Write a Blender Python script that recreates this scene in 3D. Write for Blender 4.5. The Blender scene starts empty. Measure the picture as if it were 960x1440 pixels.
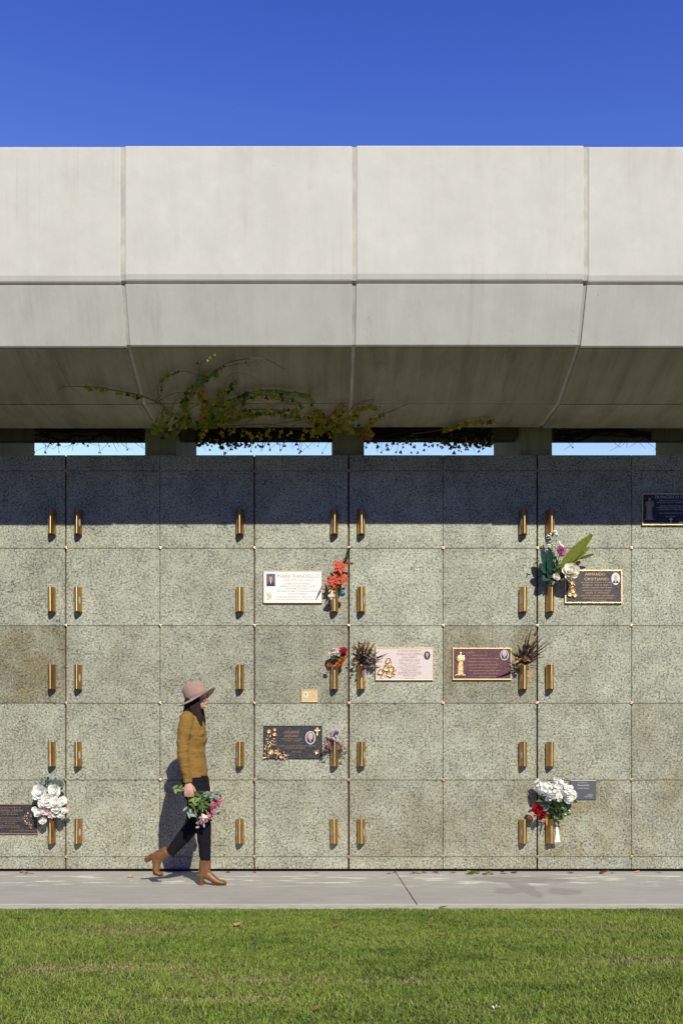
import bpy, bmesh, math, random
import numpy as np
from mathutils import Vector, Matrix, Euler, noise as mnoise
R = math.radians
rng = random.Random(7)
C = bpy.context.scene.collection
SC = bpy.context.scene

# ---- metric layout: wall face is the plane y = 0, ground z = 0, camera 8.5 m in front
S, D, HY, XC = .0068, 8.5, 1074.0, 455.0
HC = (1225 - HY) * S
def P(x, y, r=1.0):
    return Vector(((x - XC) * S * r, (r - 1) * D, HC + (HY - y) * S * r))
def PY(x, y, Y):
    return P(x, y, 1 + Y / D)
def G(x, y):                                    # a spot on the ground
    r = (1225 - HY) / (y - HY)
    return Vector(((x - XC) * S * r, (r - 1) * D, 0))
def prof(r, Z): return ((r - 1) * D, Z * S)      # section of the canopy -> (y, z)

# ---------------------------------------------------------------- materials
def M(name, col, rough=.6, metal=0, spec=.5, trans=0, bump=0, bscale=60, var=0, vscale=8, sheen=0):
    m = bpy.data.materials.new(name); m.use_nodes = True
    nt = m.node_tree; b = nt.nodes['Principled BSDF']
    b.inputs['Base Color'].default_value = (*col, 1)
    b.inputs['Roughness'].default_value = rough; b.inputs['Metallic'].default_value = metal
    b.inputs['Specular IOR Level'].default_value = spec
    if sheen: b.inputs['Sheen Weight'].default_value = sheen
    L = nt.links
    tc = nt.nodes.new('ShaderNodeTexCoord')
    if var:
        n = nt.nodes.new('ShaderNodeTexNoise'); n.inputs['Scale'].default_value = vscale; n.inputs['Detail'].default_value = 5
        L.new(tc.outputs['Object'], n.inputs['Vector'])
        r = nt.nodes.new('ShaderNodeValToRGB')
        r.color_ramp.elements[0].position = .3; r.color_ramp.elements[1].position = .7
        r.color_ramp.elements[0].color = (*[c * (1 - var) for c in col], 1)
        r.color_ramp.elements[1].color = (*[min(1, c * (1 + var)) for c in col], 1)
        L.new(n.outputs['Fac'], r.inputs['Fac']); L.new(r.outputs['Color'], b.inputs['Base Color'])
    if bump:
        n = nt.nodes.new('ShaderNodeTexNoise'); n.inputs['Scale'].default_value = bscale; n.inputs['Detail'].default_value = 4
        L.new(tc.outputs['Object'], n.inputs['Vector'])
        bp = nt.nodes.new('ShaderNodeBump'); bp.inputs['Strength'].default_value = bump; bp.inputs['Distance'].default_value = .01
        L.new(n.outputs['Fac'], bp.inputs['Height']); L.new(bp.outputs['Normal'], b.inputs['Normal'])
    if trans:
        t = nt.nodes.new('ShaderNodeBsdfTranslucent'); t.inputs['Color'].default_value = (*[min(1, c * 1.3) for c in col], 1)
        mx = nt.nodes.new('ShaderNodeMixShader'); mx.inputs[0].default_value = trans
        L.new(b.outputs[0], mx.inputs[1]); L.new(t.outputs[0], mx.inputs[2])
        L.new(mx.outputs[0], nt.nodes['Material Output'].inputs['Surface'])
    return m

class NB:                                        # small node builder
    def __init__(s, name):
        s.m = bpy.data.materials.new(name); s.m.use_nodes = True
        s.nt = s.m.node_tree; s.b = s.nt.nodes['Principled BSDF']; s.tc = s.nt.nodes.new('ShaderNodeTexCoord')
    def link(s, a, b): s.nt.links.new(a, b)
    def coord(s, scale=(1, 1, 1), loc=(0, 0, 0), kind='geo'):
        mp = s.nt.nodes.new('ShaderNodeMapping'); mp.inputs['Scale'].default_value = scale; mp.inputs['Location'].default_value = loc
        if kind == 'geo':
            g = s.nt.nodes.new('ShaderNodeNewGeometry'); s.link(g.outputs['Position'], mp.inputs['Vector'])
        else: s.link(s.tc.outputs['Object'], mp.inputs['Vector'])
        return mp.outputs[0]
    def noise(s, scale, detail=4, rough=.55, vec=None):
        n = s.nt.nodes.new('ShaderNodeTexNoise'); n.inputs['Scale'].default_value = scale
        n.inputs['Detail'].default_value = detail; n.inputs['Roughness'].default_value = rough
        s.link(vec if vec else s.coord(), n.inputs['Vector']); return n.outputs['Fac']
    def ramp(s, fac, stops, interp='LINEAR'):
        r = s.nt.nodes.new('ShaderNodeValToRGB'); r.color_ramp.interpolation = interp
        e = r.color_ramp.elements
        while len(e) < len(stops): e.new(.5)
        for el, (p, c) in zip(e, stops):
            el.position = p; el.color = (*c, 1) if not isinstance(c, (int, float)) else (c, c, c, 1)
        s.link(fac, r.inputs['Fac']); return r.outputs['Color']
    def mix(s, fac, a, b, mode='MIX'):
        x = s.nt.nodes.new('ShaderNodeMix'); x.data_type = 'RGBA'; x.blend_type = mode
        for k, v in ((0, fac), (6, a), (7, b)):
            if isinstance(v, (int, float)): x.inputs[k].default_value = v
            elif isinstance(v, tuple): x.inputs[k].default_value = (*v, 1)
            else: s.link(v, x.inputs[k])
        return x.outputs[2]
    def math(s, op, a, b=0.):
        x = s.nt.nodes.new('ShaderNodeMath'); x.operation = op
        for k, v in ((0, a), (1, b)):
            if isinstance(v, (int, float)): x.inputs[k].default_value = v
            else: s.link(v, x.inputs[k])
        return x.outputs[0]
    def attr(s, name, typ='OBJECT'):
        a = s.nt.nodes.new('ShaderNodeAttribute'); a.attribute_type = typ; a.attribute_name = name; return a
    def bump(s, h, strength, dist=.01):
        bp = s.nt.nodes.new('ShaderNodeBump'); bp.inputs['Strength'].default_value = strength; bp.inputs['Distance'].default_value = dist
        s.link(h, bp.inputs['Height']); s.link(bp.outputs['Normal'], s.b.inputs['Normal'])

def granite():
    n = NB('speckled granite')
    base = n.ramp(n.noise(9, 4), [(.3, (.43, .443, .378)), (.7, (.53, .543, .472))])
    base = n.mix(.8, base, n.ramp(n.noise(75, 2), [(.35, (.64, .65, .60)), (.62, (1.12, 1.11, 1.10))]), 'MULTIPLY')
    wv = n.coord()
    dens = n.math('MULTIPLY', n.math('SUBTRACT', n.noise(6, 3, .6, n.coord(loc=(1, 4, 4))), .5), .16)
    v = n.noise(47, 5, .66)
    base = n.mix(n.ramp(n.math('ADD', v, dens), [(.52, 0), (.565, .88)]), base, (.20, .205, .17))
    v2 = n.noise(68, 4, .66, n.coord(loc=(3, 7, 2)))
    base = n.mix(n.ramp(n.math('ADD', v2, dens), [(.57, 0), (.61, .97)]), base, (.032, .034, .032))
    v3 = n.noise(34, 4, .65, n.coord(loc=(13, 1, 5)))
    base = n.mix(n.ramp(n.math('ADD', v3, dens), [(.64, 0), (.69, .88)]), base, (.065, .065, .055))
    v4 = n.noise(56, 3, .6, n.coord(loc=(23, 1, 5)))
    base = n.mix(n.ramp(v4, [(.57, 0), (.63, .7)]), base, (.75, .75, .67))
    # brown weathering, streaked downwards, amount set panel by panel
    st = n.attr('stain').outputs['Fac']
    w = n.ramp(n.noise(1.9, 7, .7, n.coord((1, 1, .7))), [(.36, .12), (.58, 1)])
    f = n.math('MULTIPLY', st, w)
    stain = n.mix(.9, base, (.62, .52, .35), 'MULTIPLY')
    base = n.mix(f, base, stain)
    # dirt gathered along the slab edges
    sg = n.nt.nodes.new('ShaderNodeSeparateXYZ'); n.link(n.tc.outputs['Generated'], sg.inputs[0])
    ez = n.math('ABSOLUTE', n.math('SUBTRACT', sg.outputs[2], .5)); ex = n.math('ABSOLUTE', n.math('SUBTRACT', sg.outputs[0], .5))
    ed = n.math('ADD', n.math('MAXIMUM', ez, ex), n.math('MULTIPLY', n.math('SUBTRACT', n.noise(7, 5, .65, n.coord(loc=(2, 2, 2))), .5), .40))
    base = n.mix(n.ramp(ed, [(.46, 0), (.56, .35)]), base, n.mix(1, base, (.70, .63, .50), 'MULTIPLY'))
    # damp mottling following the grain
    d = n.ramp(n.noise(3.1, 6, .7, n.coord(loc=(5, 5, 9))), [(.42, 1.), (.72, .70)])
    base = n.mix(1, base, d, 'MULTIPLY')
    t = n.attr('tone').outputs['Fac']
    tn = n.nt.nodes.new('ShaderNodeCombineColor')
    for k in range(3): n.link(t, tn.inputs[k])
    base = n.mix(1, base, tn.outputs[0], 'MULTIPLY')
    n.link(base, n.b.inputs['Base Color'])
    n.b.inputs['Roughness'].default_value = .45; n.b.inputs['Specular IOR Level'].default_value = .35
    n.bump(v, .06, .004)
    return n.m

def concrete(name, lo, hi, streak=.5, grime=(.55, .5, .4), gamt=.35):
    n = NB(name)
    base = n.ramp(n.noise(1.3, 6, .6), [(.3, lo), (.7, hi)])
    blot = n.ramp(n.noise(3.7, 5, .65, n.coord(loc=(4, 2, 8))), [(.4, .95), (.62, 1.02)])
    base = n.mix(1, base, blot, 'MULTIPLY')
    vs = n.noise(1, 5, .6, n.coord((9, .9, .55)))
    base = n.mix(streak, base, n.ramp(vs, [(.36, .80), (.52, 1.), (.70, 1.05)]), 'MULTIPLY')
    fs = n.noise(1, 3, .5, n.coord((38, 1.6, 1.1), (2, 0, 0)))
    base = n.mix(streak * .6, base, n.ramp(fs, [(.30, .86), (.5, 1.0)]), 'MULTIPLY')
    g = n.ramp(n.noise(1.9, 6, .7, n.coord((2.2, 1, .6), (9, 1, 1))), [(.55, 0), (.8, gamt)])
    base = n.mix(g, base, n.mix(1, base, grime, 'MULTIPLY'))
    pit = n.ramp(n.noise(95, 2, .5), [(.70, 1), (.76, .78)])
    base = n.mix(1, base, pit, 'MULTIPLY')
    hole = n.ramp(n.noise(24, 2, .5, n.coord(loc=(8, 3, 1))), [(.755, 1), (.78, .72)])
    base = n.mix(1, base, hole, 'MULTIPLY')
    scuff = n.ramp(n.noise(6, 6, .75, n.coord((1.6, 1, .8), (4, 4, 0))), [(.60, 0), (.72, .45)])
    base = n.mix(scuff, base, n.mix(1, base, (1.13, 1.13, 1.13), 'MULTIPLY'))
    drip = n.math('MULTIPLY', n.ramp(n.noise(1, 4, .6, n.coord((22, .5, .12), (1, 0, 3))), [(.60, 0), (.70, 1)]), n.ramp(n.noise(1.1, 2, .5, n.coord(loc=(6, 0, 2))), [(.5, 0), (.62, .45)]))
    base = n.mix(drip, base, n.mix(1, base, (.74, .70, .60), 'MULTIPLY'))
    t = n.attr('tone').outputs['Fac']
    tn = n.nt.nodes.new('ShaderNodeCombineColor')
    for k in range(3): n.link(t, tn.inputs[k])
    base = n.mix(1, base, tn.outputs[0], 'MULTIPLY')
    n.link(base, n.b.inputs['Base Color'])
    n.b.inputs['Roughness'].default_value = .85; n.b.inputs['Specular IOR Level'].default_value = .25
    n.bump(n.noise(30, 5, .6), .12, .006)
    return n.m

def path_mat():
    n = NB('path concrete')
    base = n.ramp(n.noise(1.1, 6, .6), [(.3, (.395, .378, .352)), (.7, (.465, .447, .42))])
    base = n.mix(1, base, n.ramp(n.noise(5, 6, .7, n.coord((.6, 1.6, 1))), [(.35, .9), (.65, 1.04)]), 'MULTIPLY')
    base = n.mix(1, base, n.ramp(n.noise(140, 2), [(.3, .9), (.7, 1.06)]), 'MULTIPLY')
    sep = n.nt.nodes.new('ShaderNodeSeparateXYZ'); g = n.nt.nodes.new('ShaderNodeNewGeometry'); n.link(g.outputs['Position'], sep.inputs[0])
    X, Y = sep.outputs[0], sep.outputs[1]
    # white lime bloom creeping out along the wall side
    wl = n.noise(1, 5, .65, n.coord((2.6, 9, 1), (3, 1, 0)))
    lime = n.ramp(wl, [(.55, 0), (.60, 1)])
    near = n.math('MULTIPLY', n.ramp(Y, [(0, 0), (1, 1)]), 1)
    mr = n.nt.nodes.new('ShaderNodeMapRange'); n.link(Y, mr.inputs[0])
    mr.inputs[1].default_value = -1.15; mr.inputs[2].default_value = -.85
    mr2 = n.nt.nodes.new('ShaderNodeMapRange'); n.link(Y, mr2.inputs[0])
    mr2.inputs[1].default_value = -.15; mr2.inputs[2].default_value = -.35
    lf = n.math('MULTIPLY', n.math('MULTIPLY', mr.outputs[0], mr2.outputs[0]), lime)
    base = n.mix(n.math('MULTIPLY', lf, .8), base, (.80, .78, .75))
    # water stain with its own outline
    def blob(cx, cy, rx, ry):
        a = n.math('DIVIDE', n.math('SUBTRACT', X, cx), rx); b = n.math('DIVIDE', n.math('SUBTRACT', Y, cy), ry)
        return n.math('ADD', n.math('MULTIPLY', a, a), n.math('MULTIPLY', b, b))
    wob = n.math('MULTIPLY', n.math('SUBTRACT', n.noise(5, 4), .5), 2.4)
    tot = None
    for c in ((1.78, -.62, .42, .26), (1.48, -1.35, .14, .2), (1.92, -1.35, .16, .2), (1.66, -1.05, .10, .75), (1.5, -.55, .2, .16)):
        s_ = n.math('ADD', blob(*c), wob)
        k = n.ramp(s_, [(.55, 1), (.95, 0)])
        tot = k if tot is None else n.math('MAXIMUM', tot, k)
    base = n.mix(n.math('MULTIPLY', tot, .55), base, (.25, .23, .225))
    n.link(base, n.b.inputs['Base Color']); n.b.inputs['Roughness'].default_value = .8
    n.b.inputs['Specular IOR Level'].default_value = .3
    n.bump(n.noise(60, 4), .15, .004)
    return n.m

def brass_mat(name, col, rough, aniso=0., vary=False):
    n = NB(name)
    fs = n.noise(1, 3, .6, n.coord((260, 260, 3)))
    base = n.mix(.12, col, n.ramp(fs, [(.3, (.72, .70, .66)), (.7, (1.08, 1.07, 1.05))]), 'MULTIPLY')
    base = n.mix(1, base, n.ramp(n.noise(14, 4), [(.35, .86), (.65, 1.05)]), 'MULTIPLY')
    if vary:                                     # some vases are duller than others, with blotchy tarnish
        oi = n.nt.nodes.new('ShaderNodeObjectInfo')
        base = n.mix(1, base, n.ramp(oi.outputs['Random'], [(0, (.80, .77, .74)), (1, (1.06, 1.06, 1.06))]), 'MULTIPLY')
        tz = n.ramp(n.noise(9, 5, .7, n.coord()), [(.52, 0), (.68, .55)])
        base = n.mix(tz, base, n.mix(1, base, (.66, .56, .42), 'MULTIPLY'))
    n.link(base, n.b.inputs['Base Color']); n.b.inputs['Metallic'].default_value = 1
    n.b.inputs['Roughness'].default_value = rough
    if aniso:
        n.b.inputs['Anisotropic'].default_value = aniso
        tg = n.nt.nodes.new('ShaderNodeTangent'); tg.direction_type = 'RADIAL'; tg.axis = 'Z'; n.b.inputs['Anisotropic Rotation'].default_value = .25
        n.link(tg.outputs[0], n.b.inputs['Tangent'])
    return n.m

def pebbled(name, dark, light):
    n = NB(name)
    v = n.noise(150, 3, .7)
    base = n.mix(n.ramp(v, [(.56, 0), (.66, .8)]), dark, light)
    n.link(base, n.b.inputs['Base Color']); n.b.inputs['Roughness'].default_value = .5; n.b.inputs['Metallic'].default_value = .15
    n.bump(v, .4, .003); return n.m

MAT = dict(
    granite=granite(),
    core=M('bronze joint strip', (.15, .09, .065), .5, .3, var=.3),
    fascia=concrete('pale precast concrete', (.588, .574, .558), (.622, .61, .595), .10, gamt=.25),
    band=concrete('grey white precast concrete', (.595, .59, .568), (.675, .67, .645), .22, gamt=.35),
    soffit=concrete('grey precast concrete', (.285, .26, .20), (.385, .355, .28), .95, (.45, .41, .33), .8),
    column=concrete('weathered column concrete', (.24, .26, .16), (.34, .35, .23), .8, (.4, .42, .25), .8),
    seal=M('joint sealant', (.49, .465, .435), .8, var=.2),
    path=path_mat(),
    kerb=M('path edge concrete', (.50, .465, .42), .85, bump=.3, bscale=50, var=.15, vscale=12),
    brass=brass_mat('brushed brass', (.70, .47, .21), .43, .75, True),
    brassdark=M('aged brass', (.17, .10, .035), .5, 1, var=.2, vscale=30),
    steel=M('dull steel', (.66, .66, .65), .45, .5),
    gold=M('gold relief', (.86, .60, .34), .35, .75, bump=.4, bscale=180, var=.2, vscale=90),
    goldflat=M('gold plate', (.80, .60, .33), .42, .55, var=.1, vscale=50),
    bronze_letters=M('bronze letters', (.55, .36, .22), .4, .7),
    greyletters=M('pale letters', (.75, .73, .72), .5),
    paleletters=M('faded bronze letters', (.50, .40, .36), .5, .3),
    whiteplate=M('white enamel plate', (.86, .85, .87), .4),
    pinkplate=M('pale pink bronze plate', (.66, .56, .58), .45, .2, bump=.25, bscale=220, var=.08, vscale=120),
    purpleplate=pebbled('maroon bronze plate', (.085, .022, .040), (.42, .26, .30)),
    darkplate=pebbled('dark pebbled bronze plate', (.026, .023, .032), (.27, .25, .30)),
    greyplate=M('slate grey plate', (.085, .088, .115), .5),
    bluephoto=M('photo backdrop', (.16, .13, .2), .35), photowhite=M('photo white', (.8, .8, .82), .35),
    face=M('photo skin', (.62, .38, .30), .35), facehair=M('photo hair', (.05, .04, .04), .4), greyhair=M('photo grey hair', (.55, .53, .52), .4),
    suit=M('photo suit', (.03, .03, .04), .4),
    skin=M('skin', (.60, .34, .27), .5, var=.08, vscale=15),
    hair=M('dark brown hair', (.020, .012, .009), .65, spec=.2, bump=.8, bscale=90),
    hat=M('dusty pink felt', (.36, .235, .205), .95, var=.08, vscale=20, bump=.2, bscale=300, sheen=.3),
    hatband=M('felt hat band', (.26, .17, .15), .9),
    jeans=M('black denim', (.010, .009, .014), .9, spec=.15, bump=.5, bscale=25),
    boot=M('tan leather', (.185, .085, .032), .42, var=.25, vscale=18, bump=.2, bscale=60),
    heel=M('stacked heel', (.15, .06, .028), .45, var=.2, vscale=60),
    eye=M('eye white', (.7, .68, .66), .3), iris=M('iris', (.05, .03, .02), .3), lip=M('lips', (.5, .18, .16), .45),
    vinestem=M('vine stem', (.15, .075, .045), .8),
    vinedark=M('dead vine twig', (.025, .018, .014), .9),
    soil=M('lawn soil', (.045, .055, .016), .95, var=.35, vscale=6),
    deadleaf=M('dry brown leaf', (.30, .13, .06), .7, var=.3, vscale=40, trans=.15),
    paleleaf=M('dry tan leaf', (.50, .36, .20), .7, var=.3, vscale=40, trans=.15),
    greenleaf=M('fallen green leaf', (.20, .26, .05), .6, var=.3, vscale=40, trans=.15),
    scrap=M('white scrap', (.78, .76, .74), .7),
)
def knit():
    n = NB('mustard knit')
    base = n.ramp(n.noise(12, 4), [(.3, (.235, .135, .036)), (.7, (.29, .17, .050))])
    n.link(base, n.b.inputs['Base Color']); n.b.inputs['Roughness'].default_value = .95; n.b.inputs['Specular IOR Level'].default_value = .15
    n.b.inputs['Sheen Weight'].default_value = .04
    a = n.noise(9, 3, .5, n.coord((1.2, 1.2, 2.4), kind='obj')); b = n.noise(220, 1)
    n.bump(n.math('ADD', a, n.math('MULTIPLY', b, .12)), .7, .03)
    return n.m
MAT['sweater'] = knit()
def fl(name, col, tr=.25, var=.12): return M(name, col, .6, spec=.3, trans=tr, var=var, vscale=45)
F = dict(
    white=fl('white petals', (.95, .94, .92), .12, .03), cream=fl('cream petals', (.92, .88, .78), .12, .05), blush=fl('blush petals', (.92, .80, .78), .12, .05),
    coral=fl('coral red petals', (.62, .10, .065), .2), red=fl('crimson petals', (.42, .012, .022), .2), magenta=fl('deep pink petals', (.55, .05, .11)),
    pink=fl('pink petals', (.72, .23, .34)), lilac=fl('lilac pink petals', (.55, .20, .42)), orange=fl('orange petals', (.70, .21, .03)), yellow=fl('yellow petals', (.70, .45, .04)),
    teal=fl('dark teal leaves', (.022, .075, .062), .1), olive=fl('olive leaf', (.19, .22, .028), .25, .3), green=fl('green leaves', (.06, .13, .03), .2, .3), darkgreen=fl('dark green leaves', (.02, .05, .014), .15, .3),
    grey=fl('eucalyptus leaves', (.20, .25, .23), .15), sage=fl('sage leaves', (.33, .40, .37), .2), palegreen=fl('pale green leaves', (.26, .32, .12), .25),
    drybrown=fl('dried brown leaves', (.16, .085, .035), .1, .4), drydark=fl('withered dark leaves', (.045, .025, .025), .1, .4), drytan=fl('dried tan petals', (.45, .28, .13), .2, .3), drypurple=fl('dried mauve petals', (.20, .12, .17), .2, .3),
    drypink=fl('dried pink petals', (.42, .24, .26), .2, .3), drylilac=fl('faded lilac petals', (.50, .44, .50), .2), stem=fl('flower stems', (.10, .15, .04), 0), drystem=fl('dry stems', (.15, .09, .04), 0),
    needles=fl('conifer needles', (.03, .07, .035), .05), bauble=M('teal blue glass', (.012, .20, .33), .12, .5), silver=M('silver white fabric', (.58, .53, .50), .6, bump=.3, bscale=90), ribbon=M('gold ribbon', (.75, .5, .12), .4, .3),
    vgreen=fl('ivy leaf green', (.24, .33, .03), .35, .35), vyellow=fl('ivy leaf yellow', (.48, .42, .035), .3, .35), vorange=fl('ivy leaf orange', (.42, .20, .04), .3, .3), vdark=fl('ivy leaf dark', (.07, .075, .02), .3, .5), vred=fl('ivy leaf russet', (.13, .035, .02), .3, .3),
)

# ---------------------------------------------------------------- object helpers
class MB:
    def __init__(s): s.v, s.f, s.mi = [], [], []
    def add(s, vs, fs, mi=0):
        o = len(s.v); s.v += [tuple(v) for v in vs]; s.f += [tuple(i + o for i in f) for f in fs]; s.mi += [mi] * len(fs)
    def box(s, a, b, mi=0):
        x0, y0, z0 = a; x1, y1, z1 = b
        s.add([(x0,y0,z0),(x1,y0,z0),(x1,y1,z0),(x0,y1,z0),(x0,y0,z1),(x1,y0,z1),(x1,y1,z1),(x0,y1,z1)],
              [(0,3,2,1),(4,5,6,7),(0,1,5,4),(1,2,6,5),(2,3,7,6),(3,0,4,7)], mi)
    def prism_x(s, poly, x0, x1, mi=0):          # poly of (y,z), extruded along x
        n = len(poly)
        s.add([(x0, y, z) for y, z in poly] + [(x1, y, z) for y, z in poly],
              [tuple(range(n))[::-1], tuple(range(n, 2*n))] + [(i, (i+1) % n, n + (i+1) % n, n + i) for i in range(n)], mi)
    def prism_y(s, poly, y0, y1, mi=0):          # poly of (x,z), from front y0 to back y1
        n = len(poly)
        s.add([(x, y0, z) for x, z in poly] + [(x, y1, z) for x, z in poly],
              [tuple(range(n)), tuple(range(n, 2*n))[::-1]] + [((i+1) % n, i, n + i, n + (i+1) % n) for i in range(n)], mi)
    def prism_z(s, poly, z0, z1, mi=0):
        n = len(poly)
        s.add([(x, y, z0) for x, y in poly] + [(x, y, z1) for x, y in poly],
              [tuple(range(n))[::-1], tuple(range(n, 2*n))] + [(i, (i+1) % n, n + (i+1) % n, n + i) for i in range(n)], mi)
    def tube(s, pts, rad, n=6, mi=0):
        pts = [Vector(p) for p in pts]; rs = rad if isinstance(rad, (list, tuple)) else [rad] * len(pts)
        vs = []; up = Vector((.13, .31, .94)); prev = None
        for i, p in enumerate(pts):
            t = (pts[min(i+1, len(pts)-1)] - pts[max(i-1, 0)]); t = t.normalized() if t.length > 1e-9 else Vector((0, 0, 1))
            if prev is None: a = t.cross(up); a = a if a.length > .05 else t.cross(Vector((1, 0, 0)))
            else: a = prev - t * prev.dot(t)
            a.normalize(); prev = a; b = t.cross(a)
            vs += [p + (a * math.cos(2*math.pi*k/n) + b * math.sin(2*math.pi*k/n)) * rs[i] for k in range(n)]
        m = len(pts)
        fs = [(i*n+k, i*n+(k+1) % n, (i+1)*n+(k+1) % n, (i+1)*n+k) for i in range(m-1) for k in range(n)]
        fs += [tuple(range(n))[::-1], tuple(range((m-1)*n, m*n))]
        s.add(vs, fs, mi)
    def loft(s, secs, n=20, mi=0):               # secs: (center, radius along the forward axis, radius along y)
        cs = [Vector(c) for c, *_ in secs]; vs = []
        for i, (c, ra, rb) in enumerate(secs):
            t = cs[min(i+1, len(cs)-1)] - cs[max(i-1, 0)]; t.normalize()
            b = Vector((0, 1, 0)); b = (b - t * b.dot(t)).normalized(); a = b.cross(t)
            vs += [cs[i] + a * ra * math.cos(2*math.pi*k/n) + b * rb * math.sin(2*math.pi*k/n) for k in range(n)]
        m = len(secs)
        fs = [(i*n+k, i*n+(k+1) % n, (i+1)*n+(k+1) % n, (i+1)*n+k) for i in range(m-1) for k in range(n)]
        fs += [tuple(range(n))[::-1], tuple(range((m-1)*n, m*n))]
        s.add(vs, fs, mi)
    def ball(s, c, r, n=10, mi=0):
        rx, ry, rz = (r, r, r) if isinstance(r, (int, float)) else r
        c = Vector(c); vs = [c + Vector((0, 0, -rz))]; m = max(4, n // 2)
        for i in range(1, m):
            a = -math.pi/2 + math.pi*i/m
            vs += [c + Vector((rx*math.cos(a)*math.cos(2*math.pi*k/n), ry*math.cos(a)*math.sin(2*math.pi*k/n), rz*math.sin(a))) for k in range(n)]
        vs.append(c + Vector((0, 0, rz))); e = len(vs) - 1
        fs = [(0, 1+(k+1) % n, 1+k) for k in range(n)]
        for i in range(m-2): fs += [(1+i*n+k, 1+i*n+(k+1) % n, 1+(i+1)*n+(k+1) % n, 1+(i+1)*n+k) for k in range(n)]
        fs += [(e, 1+(m-2)*n+k, 1+(m-2)*n+(k+1) % n) for k in range(n)]
        s.add(vs, fs, mi)
    def petal(s, base, d, nor, L, W, curl=.4, cup=.3, mi=0, nu=5, nv=4, tip=.0, wave=0):
        d = Vector(d).normalized(); nor = Vector(nor); nor = (nor - d * nor.dot(d))
        nor = nor.normalized() if nor.length > 1e-6 else d.orthogonal().normalized()
        sd = d.cross(nor); base = Vector(base); vs = []
        p = base.copy(); prevu = 0
        for i in range(nu + 1):
            u = i / nu; a = curl * u
            w = W * (math.sin(math.pi * (.06 + .86 * u)) ** .75) * (1 - tip * u ** 2)
            if i: p = p + (d * math.cos(a) + nor * math.sin(a)) * L / nu
            n2 = nor * math.cos(a) - d * math.sin(a)
            for j in range(nv + 1):
                v = 2 * j / nv - 1
                z = cup * v * v * w + (rng.uniform(-1, 1) * wave * w if wave else 0)
                vs.append(p + sd * v * w + n2 * z)
        fs = [(i*(nv+1)+j, i*(nv+1)+j+1, (i+1)*(nv+1)+j+1, (i+1)*(nv+1)+j) for i in range(nu) for j in range(nv)]
        s.add(vs, fs, mi)
    def leaf(s, base, d, nor, L, W, curl=.3, fold=.3, mi=0, nu=5):
        s.petal(base, d, nor, L, W, curl, fold, mi, nu, 2, .35)
    def mesh(s, name, mats, smooth=True, angle=40):
        me = bpy.data.meshes.new(name); me.from_pydata(s.v, [], s.f)
        for m in (mats if isinstance(mats, (list, tuple)) else [mats]): me.materials.append(m)
        me.polygons.foreach_set('material_index', s.mi)
        if smooth: me.shade_smooth(); me.set_sharp_from_angle(angle=R(angle))
        me.update(); return me

def wloc(o):
    l = Vector((0, 0, 0))
    while o: l += o.location; o = o.parent
    return l
def link(name, me, parent=None):
    o = bpy.data.objects.new(name, me); C.objects.link(o)
    if parent:
        me.transform(Matrix.Translation(-wloc(parent))); o.parent = parent
    return o
def build(name, mb, mats, parent=None, smooth=True, angle=40): return link(name, mb.mesh(name, mats, smooth, angle), parent)
def tag(o, label=None, cat=None, group=None, kind=None):
    if label: o['label'] = label
    if cat: o['category'] = cat
    if group: o['group'] = group
    if kind: o['kind'] = kind
    return o
def thing(name, loc, label, cat, group=None):
    o = bpy.data.objects.new(name, None); C.objects.link(o); o.location = loc; o.empty_display_size = .1
    return tag(o, label, cat, group)
def root_mesh(name, mb, mats, loc, smooth=True):     # a thing that is one mesh
    me = mb.mesh(name, mats, smooth); me.transform(Matrix.Translation(-Vector(loc)))
    o = bpy.data.objects.new(name, me); C.objects.link(o); o.location = loc; return o
def bevel(o, w, seg=2):
    m = o.modifiers.new('bevel', 'BEVEL'); m.width = w; m.segments = seg; m.limit_method = 'ANGLE'; m.angle_limit = R(30)
def fused(mb, voxel, smooth_it=6, fac=.5):           # one continuous surface out of overlapping lofts
    me = mb.mesh('tmp', MAT['skin'], False); o = bpy.data.objects.new('tmp', me); C.objects.link(o)
    m = o.modifiers.new('r', 'REMESH'); m.mode = 'VOXEL'; m.voxel_size = voxel; m.use_smooth_shade = True
    if smooth_it:
        sm = o.modifiers.new('s', 'SMOOTH'); sm.factor = fac; sm.iterations = smooth_it
    dg = bpy.context.evaluated_depsgraph_get(); dg.update()
    out = bpy.data.meshes.new_from_object(o.evaluated_get(dg)); bpy.data.objects.remove(o)
    out.materials.clear(); return out
def fused_part(name, mb, mat, parent, voxel, smooth_it=6):
    me = fused(mb, voxel, smooth_it); me.materials.append(mat); me.shade_smooth()
    me.name = name; return link(name, me, parent)
def copy_tree(o, parent=None):
    c = o.copy(); C.objects.link(c); c.parent = parent
    for ch in list(o.children): copy_tree(ch, c)
    return c

# ---------------------------------------------------------------- ground, path, lawn
PATH_Y = (151/203. - 1) * D
mb = MB(); mb.add([(-400, -400, -.06), (400, -400, -.06), (400, 600, -.06), (-400, 600, -.06)], [(0, 1, 2, 3)])
tag(build('ground', mb, MAT['soil'], smooth=False), kind='structure')
nx_, ny_ = 220, 90; mb = MB(); vs = []
for j in range(ny_ + 1):
    for i in range(nx_ + 1):
        x, y = -7 + 14 * i / nx_, -7.5 + (PATH_Y + 7.49) * j / ny_
        vs.append((x, y, -.012 + .006 * mnoise.noise(Vector((x * 9, y * 9, 0))) + .004 * mnoise.noise(Vector((x * 2, y * 2, 4)))))
mb.add(vs, [(j*(nx_+1)+i, j*(nx_+1)+i+1, (j+1)*(nx_+1)+i+1, (j+1)*(nx_+1)+i) for j in range(ny_) for i in range(nx_)])
tag(build('lawn_soil', mb, MAT['soil']), kind='structure')
mb = MB()
jx = (555 - XC) * S
xs = [-9, jx - 6.5, jx, jx + 6.5, 9]
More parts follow.
